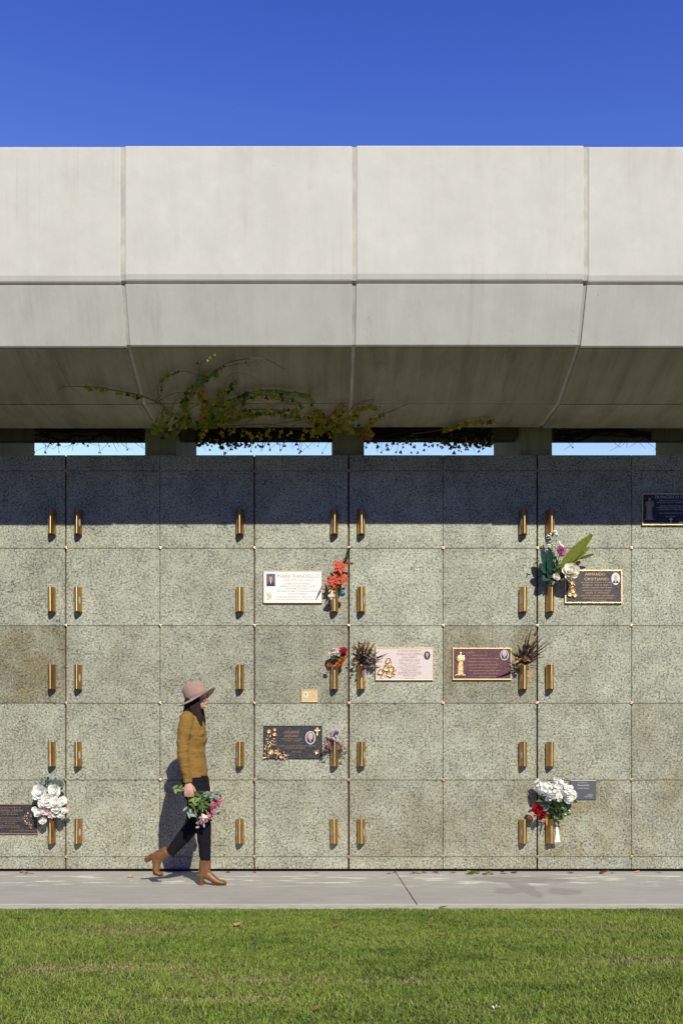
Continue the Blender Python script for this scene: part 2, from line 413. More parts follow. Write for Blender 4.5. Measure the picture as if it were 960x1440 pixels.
for i in range(len(xs) - 1): mb.box((xs[i] + .003, PATH_Y + .19, -.12), (xs[i+1] - .003, -.006, 0))
po = build('path', mb, MAT['path'], smooth=False); bevel(po, .006); tag(po, kind='structure')
mb = MB(); mb.box((-9, PATH_Y, -.12), (9, PATH_Y + .186, -.003))
k = build('path_edge', mb, MAT['kerb'], smooth=False); bevel(k, .015); tag(k, kind='structure')
mb = MB(); mb.box((-9, PATH_Y + .18, -.12), (9, .3, -.025)); tag(build('path_bed', mb, MAT['core'], smooth=False), kind='structure')

def lawn():
    g = np.random.default_rng(3)
    def field(x, y, s, ox):
        return np.array([mnoise.noise(Vector((a * s + ox, b * s * 1.0, ox))) for a, b in zip(x, y)])
    def scatter(n, x0, x1, y0, y1):
        return np.stack([g.uniform(x0, x1, n), g.uniform(y0, y1, n)], 1)
    pts = np.concatenate([scatter(330000, -2.9, 3.1, -5.2, PATH_Y - .005), scatter(40000, -6.5, -2.9, -6, PATH_Y - .005),
                          scatter(40000, 3.1, 6.5, -6, PATH_Y - .005), scatter(26000, -2.9, 3.1, -7, -5.2), scatter(5200, -2.9, 3.1, PATH_Y - .04, PATH_Y + .015)])
    n = len(pts)
    # thin worn patches
    gx = np.linspace(-7, 7, 281); gy = np.linspace(-7.2, -1.9, 107)
    GX, GY = np.meshgrid(gx, gy)
    def grid(s, o, sy=1): return np.array([mnoise.fractal(Vector((a*s+o, b*s*sy, o)), .7, 2, 4) for a, b in zip(GX.ravel(), GY.ravel())]).reshape(GX.shape)
    def samp(A): 
        i = np.clip(((pts[:, 1]+7.2)/5.3*106).astype(int), 0, 106); j = np.clip(((pts[:, 0]+7)/14*280).astype(int), 0, 280); return A[i, j]
    f1 = samp(grid(.9, 3, 2.6)); f2 = samp(grid(3.4, 11, 1.6)); f3 = samp(grid(7, 23))
    def patch(cx, cy, rx, ry): return np.exp(-((pts[:, 0]-cx)/rx)**2 - ((pts[:, 1]-cy)/ry)**2)
    worn = np.zeros(n)
    for x, y, rx, ry in ((185, 1308, .45, .13), (135, 1360, .5, .1), (300, 1404, .3, .05), (905, 1350, .35, .10), (360, 1376, .45, .06), (60, 1368, .2, .07), (820, 1306, .4, .06), (560, 1378, .3, .05)):
        q = G(x, y); worn = np.maximum(worn, patch(q.x, q.y, rx, ry))
    worn = np.maximum(worn * (.75 + .5*f3), .8*np.exp(-((pts[:, 1] - PATH_Y) / .035)**2))
    h = g.uniform(.010, .026, n) * (1 + .35*f2) * (1 - .45*np.clip(worn, 0, 1))
    az = g.uniform(0, 2*np.pi, n); lean = g.uniform(.3, 2.6, n); w = g.uniform(.0013, .0029, n)
    dx, dy = np.cos(az), np.sin(az); sx, sy = -dy, dx
    az2 = az + g.uniform(-.9, .9, n); sx, sy = -np.sin(az2), np.cos(az2)
    V = np.zeros((n, 5, 3), np.float32)
    z0 = -.020
    H = h + .014
    for k_, (t, ww) in enumerate(((0, 1), (0, -1), (.55, .8), (.55, -.8), (1, 0))):
        off = lean * h * t**2
        V[:, k_, 0] = pts[:, 0] + dx*off + sx*w*ww; V[:, k_, 1] = pts[:, 1] + dy*off + sy*w*ww; V[:, k_, 2] = z0 + H*t*(1 - .15*lean*t*t)
    me = bpy.data.meshes.new('lawn_grass'); nv = n*5
    me.vertices.add(nv); me.vertices.foreach_set('co', V.ravel())
    T = np.array([[0, 1, 3], [0, 3, 2], [2, 3, 4]]); idx = (T[None] + (np.arange(n)*5)[:, None, None]).reshape(-1)
    me.loops.add(len(idx)); me.loops.foreach_set('vertex_index', idx.astype(np.int32))
    nf = n*3; me.polygons.add(nf); me.polygons.foreach_set('loop_start', np.arange(0, nf*3, 3, dtype=np.int32)); 
    me.update(calc_edges=True); me.validate()
    base = np.array([.235, .345, .050]); yel = np.array([.44, .46, .12]); dk = np.array([.055, .115, .022]); straw = np.array([.50, .42, .21])
    col = np.tile(base, (n, 1)) * g.uniform(.55, 1.45, (n, 1))
    a = np.clip(.36 + .55*f1 + .35*f2 + g.normal(0, .16, n), 0, 1)[:, None]; col = col*(1-a*.55) + yel*(a*.55)
    b = np.clip(-.05 - .7*f1 + .5*f3 + g.normal(0, .12, n), 0, 1)[:, None]; col = col*(1-b*.7) + dk*(b*.7)
    c = (g.uniform(0, 1, n) < np.clip(.07 + .8*worn, 0, .85))[:, None]; col = np.where(c, straw*g.uniform(.6, 1.15, (n, 1)), col)
    CA = np.ones((n, 5, 4), np.float32); CA[:, :, :3] = col[:, None, :]
    ca = me.color_attributes.new('tint', 'FLOAT_COLOR', 'POINT'); ca.data.foreach_set('color', CA.ravel())
    nb = NB('lawn blades'); at = nb.attr('tint', 'GEOMETRY'); nb.link(at.outputs['Color'], nb.b.inputs['Base Color'])
    nb.b.inputs['Roughness'].default_value = .5; nb.b.inputs['Specular IOR Level'].default_value = .3
    t = nb.nt.nodes.new('ShaderNodeBsdfTranslucent'); nb.link(at.outputs['Color'], t.inputs['Color'])
    mx = nb.nt.nodes.new('ShaderNodeMixShader'); mx.inputs[0].default_value = .3
    nb.link(nb.b.outputs[0], mx.inputs[1]); nb.link(t.outputs[0], mx.inputs[2]); nb.link(mx.outputs[0], nb.nt.nodes['Material Output'].inputs['Surface'])
    me.materials.append(nb.m)
    o = bpy.data.objects.new('lawn_grass', me); C.objects.link(o)
    tag(o, 'short mown green lawn with straw coloured worn patches beside the path', 'grass', kind='stuff')

# ---------------------------------------------------------------- mausoleum
ST = 132.4
COLX = [490 + ST * k for k in range(-6, 7)]
ROWY = [640, 662, 771, 880, 989, 1097, 1205, 1222]
X0, X1 = (COLX[0] - XC) * S, (COLX[-1] - XC) * S
maus = thing('mausoleum', (0, 1.2, 0), 'granite clad mausoleum with overhanging pale concrete canopy, beside the path', 'mausoleum')
def zpx(y): return HC + (HY - y) * S
mb = MB(); mb.box((X0, .03, zpx(1222)), (X1, 2.55, zpx(640) - .01)); mb.box((X0, .07, -.05), (X1, 2.5, zpx(1222)))
core = build('crypt_wall', mb, MAT['core'], maus, smooth=False)
thick = {490: .0095, 92: .007, 357: .0065, 755: .0075}
STAIN = {}
def half_gap(k):
    x = COLX[k]
    for q, w in thick.items():
        if abs(q - x) < 4: return w
    return .0022
# columns counted from the line at x = -40 (k=2): panel k spans COLX[k]..COLX[k+1]
special = {(2,5): (.55,.96), (2,3): (1.,.86), (7,3): (.85,.88), (5,3): (.5,.86), (8,5): (1.,.95), (9,5): (.7,.95), (3,3): (.35,.98), (3,4): (.4,.98), (4,3): (.45,.97), (4,4): (.5,.97),
           (4,2): (.25,.98), (3,2): (.15,1.), (6,2): (.1,1.05), (7,2): (.2,.97), (6,3): (.25,1.05), (6,5): (.6,.95), (7,5): (.6,.96), (6,4): (.45,.96), (7,4): (.4,.97), (5,5): (.45,.97), (5,4): (.3,1.0), (2,4): (.3,.98), (2,5): (.35,.98), (8,4): (.35,.98), (9,4): (.6,.94), (8,3): (.3,1.0), (9,3): (.3,1.0), (4,1): (.2,1), (2,1): (.3,.98), (3,1): (.2,1)}
for i in range(len(COLX) - 1):
    for j in range(len(ROWY) - 1):
        a, b = half_gap(i), half_gap(i + 1)
        mb = MB(); mb.box(((COLX[i] - XC) * S + a, -.0, zpx(ROWY[j+1]) + .0022), ((COLX[i+1] - XC) * S - b, .029, zpx(ROWY[j]) - (.0022 if j else 0)))
        o = build('granite_panel', mb, MAT['granite'], core, smooth=False); bevel(o, .0018, 1)
        st, tn = special.get((i, j), (rng.uniform(.0, .35) + (.35 if j >= 3 else 0), rng.uniform(.92, 1.05)))
        o['stain'] = float(st); o['tone'] = float(tn)
# top capping slab of the wall behind the front facing
mb = MB(); mb.box((X0, .0305, zpx(640) - .0095), (X1, 2.58, zpx(640) - .002))
o = build('capping_slab', mb, MAT['granite'], core, smooth=False); o['stain'] = .2; o['tone'] = .9
# rosette fixings on the joints
mb = MB()
for q in range(4):
    a = math.pi / 4 + q * math.pi / 2
    mb.ball((math.cos(a) * .0105, -.006, math.sin(a) * .0105), (.0105, .007, .0105), 8)
mb.ball((0, -.011, 0), (.008, .008, .008), 8)
mb.tube([(0, .028, 0), (0, -.005, 0)], .009, 8)
mb.v = [(x * .82, y, z * .82) for x, y, z in mb.v]; ros_me = mb.mesh('rosette', brass_mat('polished brass', (.75, .50, .32), .3))
for i in range(1, len(COLX) - 1):
    for j in range(1, 7):
        o = bpy.data.objects.new('rosette', ros_me); C.objects.link(o); o.parent = core
        o.location = Vector(((COLX[i] - XC) * S, 0, zpx(ROWY[j]))) - maus.location
        o.rotation_euler = (0, rng.uniform(-.3, .3), 0)

# canopy, gull-wing section
up_poly = [prof(.814, 858.8), prof(.814, 711.5), prof(.8155, 704.5), prof(.838, 704.5), prof(.838, 858.8)]
low_poly = [prof(.8165, 702), prof(.837, 643.6), prof(.910, 611.5), prof(.982, 616.5), prof(1.04, 621), prof(1.04, 660), prof(.955, 664), prof(.90, 702)]
band_poly = [prof(.8165, 702), prof(.837, 643.6), prof(.8395, 642.7), prof(.90, 690), prof(.90, 702)]
sof_poly = [prof(.8398, 642.3), prof(.9092, 611.9), prof(.9095, 615), prof(.9105, 615), prof(.9108, 611.6), prof(.985, 616.7), prof(.985, 643), prof(1.03, 643), prof(1.03, 621), prof(1.04, 621), prof(1.04, 662), prof(.955, 664), prof(.9005, 689)]
seal_poly = [prof(.8165, 702), prof(.837, 643.6), prof(.910, 611.6), prof(.983, 616.6), prof(.983, 664), prof(.90, 702)]
soffit_fn = [(r, 1074 - (Z - 151) / r, Z) for r, Z in ((.837, 643.6), (.910, 611.5), (.982, 616.5), (1.04, 621))]
rear_poly = [prof(1.0405, 621), prof(1.17, 681), prof(1.235, 712), prof(1.262, 760), prof(1.262, 858), prof(1.238, 858), prof(1.238, 760), prof(1.15, 712), prof(1.0405, 662)]
CK = [490 + 2 * ST * k for k in range(-3, 4)]
def bay(poly, name, mat, mats, dz, tone, i, bev=.012):
    g = .0145
    mb = MB(); mb.prism_x([(y, z + dz) for y, z in poly], (CK[i] - XC) * S + g, (CK[i+1] - XC) * S - g)
    o = build(name, mb, MAT[mat], maus, smooth=False); bevel(o, bev, 2); o['tone'] = float(tone); return o
DZ = [0, -.012, .0, .003, -.010, 0]
TN = [1, .985, 1.0, 1.0, .985, 1]
for i in range(6):
    bay(up_poly, 'fascia_panel', 'fascia', None, DZ[i], TN[i], i)
    bay(band_poly, 'lower_band_panel', 'band', None, DZ[i] * .7, [1, 1.0, .97, 1.02, 1.0, 1][i], i, .004)
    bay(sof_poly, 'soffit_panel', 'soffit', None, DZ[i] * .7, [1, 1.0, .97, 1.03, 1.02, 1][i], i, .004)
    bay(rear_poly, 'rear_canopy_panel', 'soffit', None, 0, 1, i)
def inset(poly, d):
    n = len(poly); out = []
    for i in range(n):
        p0, p1, p2 = Vector(poly[i-1]), Vector(poly[i]), Vector(poly[(i+1) % n])
        e1, e2 = (p1-p0).normalized(), (p2-p1).normalized()
        n1, n2 = Vector((-e1.y, e1.x)), Vector((-e2.y, e2.x)); m = (n1+n2).normalized(); q = p1 + m * d / max(.35, m.dot(n1)); out.append((q.x, q.y))
    return out
mb = MB()
for poly in (up_poly, seal_poly, rear_poly):
    mb.prism_x(inset(poly, .0075), X0 + .05, X1 - .05)
mb.prism_x([prof(.832, 640 + 70), prof(.83, 698), prof(.86, 698), prof(.86, 710)], X0 + .06, X1 - .06)
build('joint_sealant', mb, MAT['seal'], maus, smooth=False)
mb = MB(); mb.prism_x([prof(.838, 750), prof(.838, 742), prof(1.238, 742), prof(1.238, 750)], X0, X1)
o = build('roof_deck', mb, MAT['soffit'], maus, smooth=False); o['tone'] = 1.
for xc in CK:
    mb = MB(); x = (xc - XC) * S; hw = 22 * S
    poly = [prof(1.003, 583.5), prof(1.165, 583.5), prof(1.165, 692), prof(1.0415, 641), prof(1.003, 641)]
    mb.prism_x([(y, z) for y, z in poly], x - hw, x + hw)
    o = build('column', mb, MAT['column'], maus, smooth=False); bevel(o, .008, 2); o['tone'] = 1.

# ---------------------------------------------------------------- brass vases
def vase_proto(side):
    t = thing('wall_vase', (0, 0, 0), 'x', 'vase', 'brass vases on the granite wall')
    hw, yb, yf, H = .0385, -.018, -.086, 34.6 * S
    def ring(k):                                 # pointed boat-like section
        pts = []
        N = 22
        for i in range(N + 1):
            u = (i / N) ** .85; x = .0062 + (hw - .0062) * (1 - u ** 1.5) ** .9 if u < 1 else .0062
            y = yb + (yf - yb) * u
            pts.append((x, y))
        # blunt ridge
        pts = [(x * k, yb + (y - yb) * k) for x, y in pts]
        pts += [(x_ * k, (yf - (.0062 ** 2 - x_ * x_) / .030) * k + yb * (1 - k)) for x_ in (.0045, .003, .0015, 0)]
        right = pts; left = [(-x, y) for x, y in pts[:-1]][::-1]
        return right + left
    outr, inr = ring(1), ring(.90)
    inr = [(x, y - .003) for x, y in inr]
    n = len(outr); mb = MB(); vs = []
    for lv, z in ((outr, .004), (outr, H), (inr, H), (inr, H - .05)): vs += [(x, y, z) for x, y in lv]
    fs = [(l*n+i, l*n+(i+1) % n, (l+1)*n+(i+1) % n, (l+1)*n+i) for l in range(3) for i in range(n)]
    fs = [f[::-1] for f in fs]
    fs.append(tuple(range(3*n, 4*n))[::-1]); mb.add(vs, fs)
    b = build('vase_body', mb, MAT['brass'], t, angle=26)
    mb = MB(); lo = [(x * .97, y + .001) for x, y in outr]; mb.prism_z(lo[::-1], 0, .0036); build('base_cap', mb, MAT['brassdark'], t)
    mb = MB(); mb.box((-.014, -.0185, .06), (.014, 0, H - .06)); build('wall_bracket', mb, MAT['brassdark'], t)
    # lens shaped inlay on the outer cheek
    i0 = 13; (xa, ya), (xb, yb2) = outr[i0 - 3], outr[i0 + 2]
    d = Vector((xb - xa, yb2 - ya, 0)).normalized(); nrm = Vector((d.y, -d.x, 0)); 
    if nrm.x < 0: nrm = -nrm
    c = Vector(((xa + xb) / 2, (ya + yb2) / 2, H * .47)) + nrm * .0014
    mb = MB(); N = 20
    vs = [c + nrm * .0025] + [c + d * math.cos(2*math.pi*k/N) * .0125 + Vector((0, 0, .037)) * math.sin(2*math.pi*k/N) for k in range(N)]
    vs = [Vector((v.x * side, v.y, v.z)) for v in vs]
    mb.add(vs, [((0, 1+k, 1+(k+1) % N) if side < 0 else (0, 1+(k+1) % N, 1+k)) for k in range(N)])
    build('side_inlay', mb, MAT['steel'], t, angle=80)
    return t
VX = [72, 109, 337, 470, 508, 736, 774]; VY = [717, 826, 935, 1043.5, 1152]
SIDE = [-1, 1, -1, -1, 1, -1, 1]
ROWN = ['top row', 'second row', 'middle row', 'fourth row', 'bottom row']; ORD = ['first', 'second', 'third', 'fourth', 'fifth', 'sixth', 'seventh']
HOLD = {(3, 1): 'holding coral red poinsettias beside the white plaque', (6, 1): 'holding teal leaves and a white rose', (3, 2): 'holding small pink and crimson roses', (4, 2): 'holding withered dark flowers beside the pale pink plaque',
        (5, 2): 'holding spiky dried leaves beside the maroon plaque', (3, 3): 'holding faded lilac flowers beside the dark floral plaque', (6, 4): 'holding white blooms and a red rose', (0, 4): 'holding white roses beside the plaque at the left edge'}
protos = {-1: None, 1: None}
def vpos(i, j):
    p = PY(VX[i], VY[j] + 34.6, -.05); return Vector((p.x, 0, p.z))
for i in range(7):
    for j in range(5):
        s_ = SIDE[i]
        if protos[s_] is None: protos[s_] = o = vase_proto(s_)
        else: o = copy_tree(protos[s_])
        o.location = vpos(i, j); o.rotation_euler.y = R(rng.uniform(-.9, .9))
        if (i, j) in HOLD: o['label'] = f'brass wall vase {HOLD[(i, j)]}'
        else: o['label'] = f'empty brass wall vase, {ROWN[j]}, {ORD[i]} from the left'
def mouth(i, j): return vpos(i, j) + Vector((0, -.045, 34.6 * S - .01))

# ---------------------------------------------------------------- plaques
def text_mesh(body, h, width, cx, ztop, y, mb_list):
    cu = bpy.data.curves.new('t', 'FONT'); cu.body = body; cu.size = 1; cu.align_x = 'CENTER'; cu.extrude = .0; cu.resolution_u = 2
    o = bpy.data.objects.new('t', cu); C.objects.link(o); dg = bpy.context.evaluated_depsgraph_get(); dg.update()
    me = bpy.data.meshes.new_from_object(o.evaluated_get(dg)); bpy.data.objects.remove(o)
    co = np.zeros(len(me.vertices) * 3); me.vertices.foreach_get('co', co); co = co.reshape(-1, 3)
    a, b = co.min(0), co.max(0); sx = width / (b[0] - a[0]); sy = h / .73
    vs = [(cx + (v[0] - (a[0] + b[0]) / 2) * sx, y, ztop - h + v[1] * sy) for v in co]
    mb_list.add(vs, [tuple(p.vertices) for p in me.polygons]); bpy.data.meshes.remove(me)
def oval(cx, cz, rx, rz, n=24): return [(cx + rx * math.cos(2*math.pi*k/n), cz + rz * math.sin(2*math.pi*k/n)) for k in range(n)]
class Plaque:
    def __init__(s, box, label, plate, frame, fw=1.3, th=.012, group='memorial plaques on the granite wall', cat='plaque'):
        s.x0, s.y0, s.x1, s.y1 = box; s.yf = -th - .006
        p = P((s.x0 + s.x1) / 2, s.y1); s.t = thing('memorial_plaque', (p.x, 0, p.z), label, cat, group)
        a, b = s.q(s.x0, s.y1), s.q(s.x1, s.y0)
        f = fw * S; mb = MB(); mb.box((a[0] + f * .5, s.yf, a[1] + f * .5), (b[0] - f * .5, -.001, b[1] - f * .5)); o = build('plate', mb, MAT[plate], s.t, smooth=False); 
        if fw:
            mb = MB(); y = s.yf - .0045
            mb.box((a[0], y, a[1]), (b[0], -.0015, a[1] + f)); mb.box((a[0], y, b[1] - f), (b[0], -.0015, b[1]))
            mb.box((a[0], y + .0004, a[1] + f), (a[0] + f, -.0015, b[1] - f)); mb.box((b[0] - f, y + .0004, a[1] + f), (b[0], -.0015, b[1] - f))
            o = build('frame', mb, MAT[frame], s.t, smooth=False); bevel(o, .003, 2)
    def q(s, x, y): v = P(x, y); return (v.x, v.z)
    def text(s, lines, mat):                     # (text, cx, y top, height, width) in px of the wall
        mb = MB()
        for body, cx, y, h, w in lines:
            c = s.q(cx, y); text_mesh(body, h * S, w * S, c[0], c[1], s.yf - .0016, mb)
        build('lettering', mb, MAT[mat], s.t, smooth=False)
    def portrait(s, cx, cy, rx, ry, hair='facehair', bg='bluephoto', shirt='suit', square=False, rim=None, big=False):
        mb = MB(); y = s.yf; (x, z) = s.q(cx, cy); rx *= S; ry *= S
        if rim: mb.prism_y(oval(x, z, rx * 1.16, ry * 1.12), y - .002, y + .001, 5)
        sh = [(x - rx, z - ry), (x + rx, z - ry), (x + rx, z + ry), (x - rx, z + ry)] if square else oval(x, z, rx, ry)
        mb.prism_y(sh, y - .003, y + .001, 0)
        k = 1.25 if big else 1
        body = [(x - rx*.72, z - ry*.72), (x + rx*.72, z - ry*.72), (x + rx*.6, z - ry*.4), (x + rx*.2, z - ry*.18), (x - rx*.2, z - ry*.18), (x - rx*.6, z - ry*.4)]
        if square: body = [(x - rx*.9, z - ry), (x + rx*.9, z - ry)] + body[2:]
        mb.prism_y(body, y - .0036, y + .001, 1)
        mb.prism_y([(x - rx*.17, z - ry*.2), (x, z - ry*.75), (x + rx*.17, z - ry*.2)], y - .0042, y + .001, 4)
        mb.prism_y(oval(x, z + ry*.28, rx*.44*k, ry*.46*k), y - .0044, y + .001, 2)
        mb.prism_y(oval(x, z + ry*.18, rx*.34*k, ry*.40*k), y - .005, y + .001, 3)
        for sx in (-1, 1): mb.prism_y(oval(x + sx*rx*.13*k, z + ry*.22, rx*.05, ry*.03, 8), y - .0056, y, 2)
        mb.prism_y(oval(x, z + ry*.02, rx*.11*k, ry*.025, 8), y - .0056, y, 2)
        build('portrait_photo', mb, [MAT[bg], MAT[shirt], MAT[hair], MAT['face'], MAT['photowhite'], MAT[rim or 'photowhite']], s.t, smooth=False)
    def saint(s, cx, yt, yb, mat='gold'):
        mb = MB(); y = s.yf - .004; Hh = (yb - yt) * S; (x, zt) = s.q(cx, yt); z = zt - Hh; w = Hh * .16
        mb.loft([((x, y, z + Hh*.03), w*.95, .007), ((x, y, z + Hh*.3), w*.85, .010), ((x, y, z + Hh*.55), w*.8, .012), ((x - w*.05, y, z + Hh*.7), w*1.15, .013), ((x, y, z + Hh*.80), w*.95, .012), ((x, y, z + Hh*.86), w*.3, .009)], 14)
        mb.ball((x + w*.05, y - .003, z + Hh*.92), (w*.42, .011, Hh*.075), 10)
        for k_ in range(-2, 3): mb.tube([(x + k_*w*.33, y - .008, z + Hh*.04), (x + k_*w*.27, y - .011, z + Hh*.5)], .0016, 5)
        mb.tube([(x - w*.95, y - .006, z + Hh*.72), (x - w*.5, y - .014, z + Hh*.57), (x + w*.4, y - .016, z + Hh*.64)], [.006, .0065, .005], 6)
        mb.loft([((x + w*.75, y - .006, z + Hh*.58), w*.35, .007), ((x + w*.85, y - .008, z + Hh*.72), w*.38, .009), ((x + w*.8, y - .008, z + Hh*.77), w*.2, .006)], 10)
        mb.ball((x + w*.82, y - .009, z + Hh*.80), (w*.28, .008, Hh*.045), 8)
        (a, b) = (x - w*1.3, x + w*1.3); mb.box((a, y - .004, z - .001), (b, y + .004, z + Hh*.03))
        build('relief_figure', mb, MAT[mat], s.t)
    def florals(s, spots, mat='gold', seed=1):   # (x, y, radius px, kind)
        r_ = random.Random(seed); mb = MB(); y = s.yf - .001
        for px, py, rad, kind in spots:
            x, z = s.q(px, py); rad *= S
            if kind == 'f':
                n = 6
                for k in range(n):
                    a = 2*math.pi*k/n + r_.random(); mb.petal((x, y, z), (math.cos(a), -.25, math.sin(a)), (0, -1, 0), rad, rad*.55, .3, .3)
                mb.ball((x, y - .004, z), (rad*.3, .006, rad*.3), 8)
            else:
                for k in range(11):
                    a = r_.uniform(0, 6.28); b = Vector((x + r_.uniform(-.9, .9)*rad, y - .001, z + r_.uniform(-.9, .9)*rad))
                    mb.petal(b, (math.cos(a), -.35, math.sin(a)), (0, -1, 0), rad*r_.uniform(.4, .8), rad*.2, .3, .3)
        build('relief_flowers', mb, MAT[mat], s.t)
    def shape(s, name, pts, mat, dy=.004):
        mb = MB(); mb.prism_y([s.q(*p) for p in pts], s.yf - dy, s.yf + .001); build(name, mb, MAT[mat], s.t, smooth=False)
def cross(cx, yt, yb, w, t): 
    ym = yt + (yb - yt) * .33; h = t / 2
    return [(cx-h, yb), (cx+h, yb), (cx+h, ym+h), (cx+w/2, ym+h), (cx+w/2, ym-h), (cx+h, ym-h), (cx+h, yt), (cx-h, yt), (cx-h, ym-h), (cx-w/2, ym-h), (cx-w/2, ym+h), (cx-h, ym+h)]

p = Plaque((370.5, 803, 452.8, 848.6), 'white plaque with square photo and small gold dove, beside coral red poinsettias', 'whiteplate', 'goldflat', .9)
p.text([('MARK RANDELLO', 419.5, 808, 5, 59), ('18.02.1977 - 29.10.2018', 419.5, 815, 2.7, 40), ('LOVED SON OF ROSIE', 417, 820.2, 2, 36), ('ANGELO & LUCY BROTHER TO GREG', 419, 823.7, 2, 50), ('BROTHER TO JOHN', 418, 827.2, 2, 30),
        ('BELOVED FATHER TO PAMELA & ROBERT', 419, 830.8, 2, 58), ('UNCLE & FRIEND', 418, 834.3, 2, 28), ('IN LOVING MEMORY OF A BEAUTIFUL MAN', 418, 838.8, 2, 58), ('HIS LOVE AND SMILE WILL STAY ALWAYS', 418.5, 842.4, 2, 60)], 'paleletters')
p.portrait(381, 816, 6.2, 8.6, square=True)
p.shape('relief_dove', [(375, 833.5), (377.5, 834), (379, 837), (379.5, 832.8), (381.5, 835.5), (382.5, 838.5), (382, 841), (379, 842), (377.5, 844), (375.3, 842.6), (377.5, 840), (375.5, 837)], 'goldflat')
p = Plaque((527.5, 911.5, 609, 957), 'pale pink plaque with gold floral relief and small oval photo, right of withered flowers', 'pinkplate', 'goldflat', 1.1)
p.text([('IN LOVING MEMORY OF', 575.5, 914.5, 2.4, 32), ('MARIA GIUSEPPA', 575.5, 918.2, 3.6, 36), ('CALABRO', 575.5, 922.6, 3.4, 21), ('DE PASQUALE', 575.5, 926.9, 3.4, 29), ('BORN IN ITALY 4.10.1934', 575.5, 932, 1.6, 29), ('DIED 21.5.2014', 575.5, 934.6, 1.6, 20), ('LOVING WIFE OF SALVATORE', 575.5, 937.2, 1.6, 33),
        ('DEVOTED MOTHER TO', 575.5, 940, 1.6, 26), ('ROSA AND ANNA', 575.5, 942.4, 1.6, 20), ('CHERISHED NONNA AND', 575.5, 944.8, 1.6, 32), ('GREAT NONNA OF THE FAMILY', 575.5, 947.2, 1.6, 34), ('FOREVER LOVED', 575.5, 949.6, 1.6, 18), ('REST IN PEACE', 575.5, 953.2, 1.5, 13)], 'bronze_letters')
p.portrait(599.8, 922, 4.4, 5.8, bg='suit', big=True)
p.florals([(545.5, 929, 4, 'f'), (546, 935, 4, 'l'), (543, 940, 5, 'f'), (550, 941, 4.5, 'f'), (535, 945, 4.5, 'f'), (541, 948, 4.5, 'l'), (548, 948, 5, 'f'), (553, 947, 4, 'l'), (533, 950, 3.5, 'l'), (543, 933, 3, 'l')], 'gold', 4)
p = Plaque((635.5, 911.5, 718, 956.5), 'maroon plaque with gold robed saint figure, left of spiky dried leaves', 'purpleplate', 'goldflat', 1.6)
p.text([('IN LOVING MEMORY OF', 661, 917, 2, 12)] + [(t_, 680 + dx, y_, 1.5, w_) for t_, dx, y_, w_ in (('BORN 3.6.1931', -6, 921, 20), ('LOVING HUSBAND AND FATHER', 0, 925.5, 42), ('DEARLY LOVED BY ALL', -2, 930, 40), ('NONNO OF MANY GRANDCHILDREN', -2, 934.5, 44), ('YOU WILL ALWAYS BE', 0, 938.5, 36), ('IN OUR HEARTS AND PRAYERS', 0, 942.5, 42), ('FOREVER LOVED AND MISSED', 2, 946.5, 34), ('REST IN PEACE', 4, 951, 24))], 'bronze_letters')
p.portrait(708.2, 921.5, 5, 6.5, hair='photowhite', bg='bluephoto', big=True, rim='photowhite')
p.saint(646.5, 916.5, 950)
p = Plaque((371, 1020.5, 453, 1066), 'dark plaque with gold roses, butterfly, cross and oval photo, under the small gold plate', 'darkplate', 'darkplate', 1.3)
p.text([('GIOVANNI', 410, 1027.5, 4, 20), ('GIORDANO', 410, 1033, 3.6, 20), ('BORN IN ITALY 12.3.1928', 410, 1038.2, 1.8, 28), ('1928 - 2009', 411, 1041, 1.7, 22), ('LOVING HUSBAND FATHER AND NONNO', 418, 1048, 1.8, 53), ('FOREVER IN OUR HEARTS', 415, 1051.2, 1.7, 28), ('REST IN PEACE', 417, 1056.5, 1.8, 13)], 'bronze_letters')
p.portrait(436.5, 1037.5, 6, 8.3, hair='greyhair', bg='bluephoto', big=True, rim='photowhite')
p.shape('relief_cross', cross(446, 1023.5, 1034.5, 8, 2.2), 'gold', .006)
p.florals([(378.5, 1028.5, 3.5, 'f'), (386.5, 1026, 2.6, 'f'), (386.5, 1032.5, 3.2, 'f'), (379, 1035, 2.5, 'l'), (385, 1040, 3, 'l'), (377, 1041, 3, 'l'), (380, 1046, 3.6, 'l'), (386, 1047, 2.5, 'l'), (376, 1053, 4, 'l'), (382, 1057, 4, 'f'), (376, 1061, 4.5, 'l'), (384, 1062, 4.5, 'l'), (391, 1060, 4, 'l'), (390, 1055, 3.5, 'l'), (397, 1062, 4, 'l'), (403, 1063, 3.5, 'l'), (374, 1048, 2, 'l')], 'gold', 9)
mb = MB()
for a, l in ((40, 4.2), (140, 4.2), (-35, 3.4), (215, 3.2)):
    x, z = p.q(445.5, 1058); mb.petal((x, p.yf - .001, z), (math.cos(R(a + 20)), -.3, math.sin(R(a + 20))), (0, -1, 0), l * S, l * S * .42, .2, .2)
build('relief_butterfly', mb, MAT['gold'], p.t)
p = Plaque((792.8, 802, 873.6, 849), 'dark plaque with bright gold rails and floral relief, right of the teal bouquet', 'darkplate', 'gold', 2.0)
p.text([('ARMANDO', 835, 806, 4, 28), ('CRISTIANO', 837, 812.8, 4, 34), ('BORN IN ITALY 1.7.1929', 838, 818.8, 1.8, 44), ('DIED 20.3.2011', 838, 822.4, 1.8, 40), ('LOVING HUSBAND AND FATHER', 838, 826, 1.8, 42), ('DEVOTED NONNO OF ALL', 838, 830, 1.8, 40), ('SADLY MISSED', 838, 833.5, 1.6, 34), ('FOREVER IN OUR HEARTS AND PRAYERS', 839, 837, 1.9, 47), ('UNTIL WE MEET AGAIN IN HEAVEN', 839, 840.5, 1.9, 42), ('REST IN PEACE', 841, 843.8, 1.4, 20)], 'bronze_letters')
p.portrait(864, 814.5, 6, 8.6, hair='greyhair', bg='photowhite')
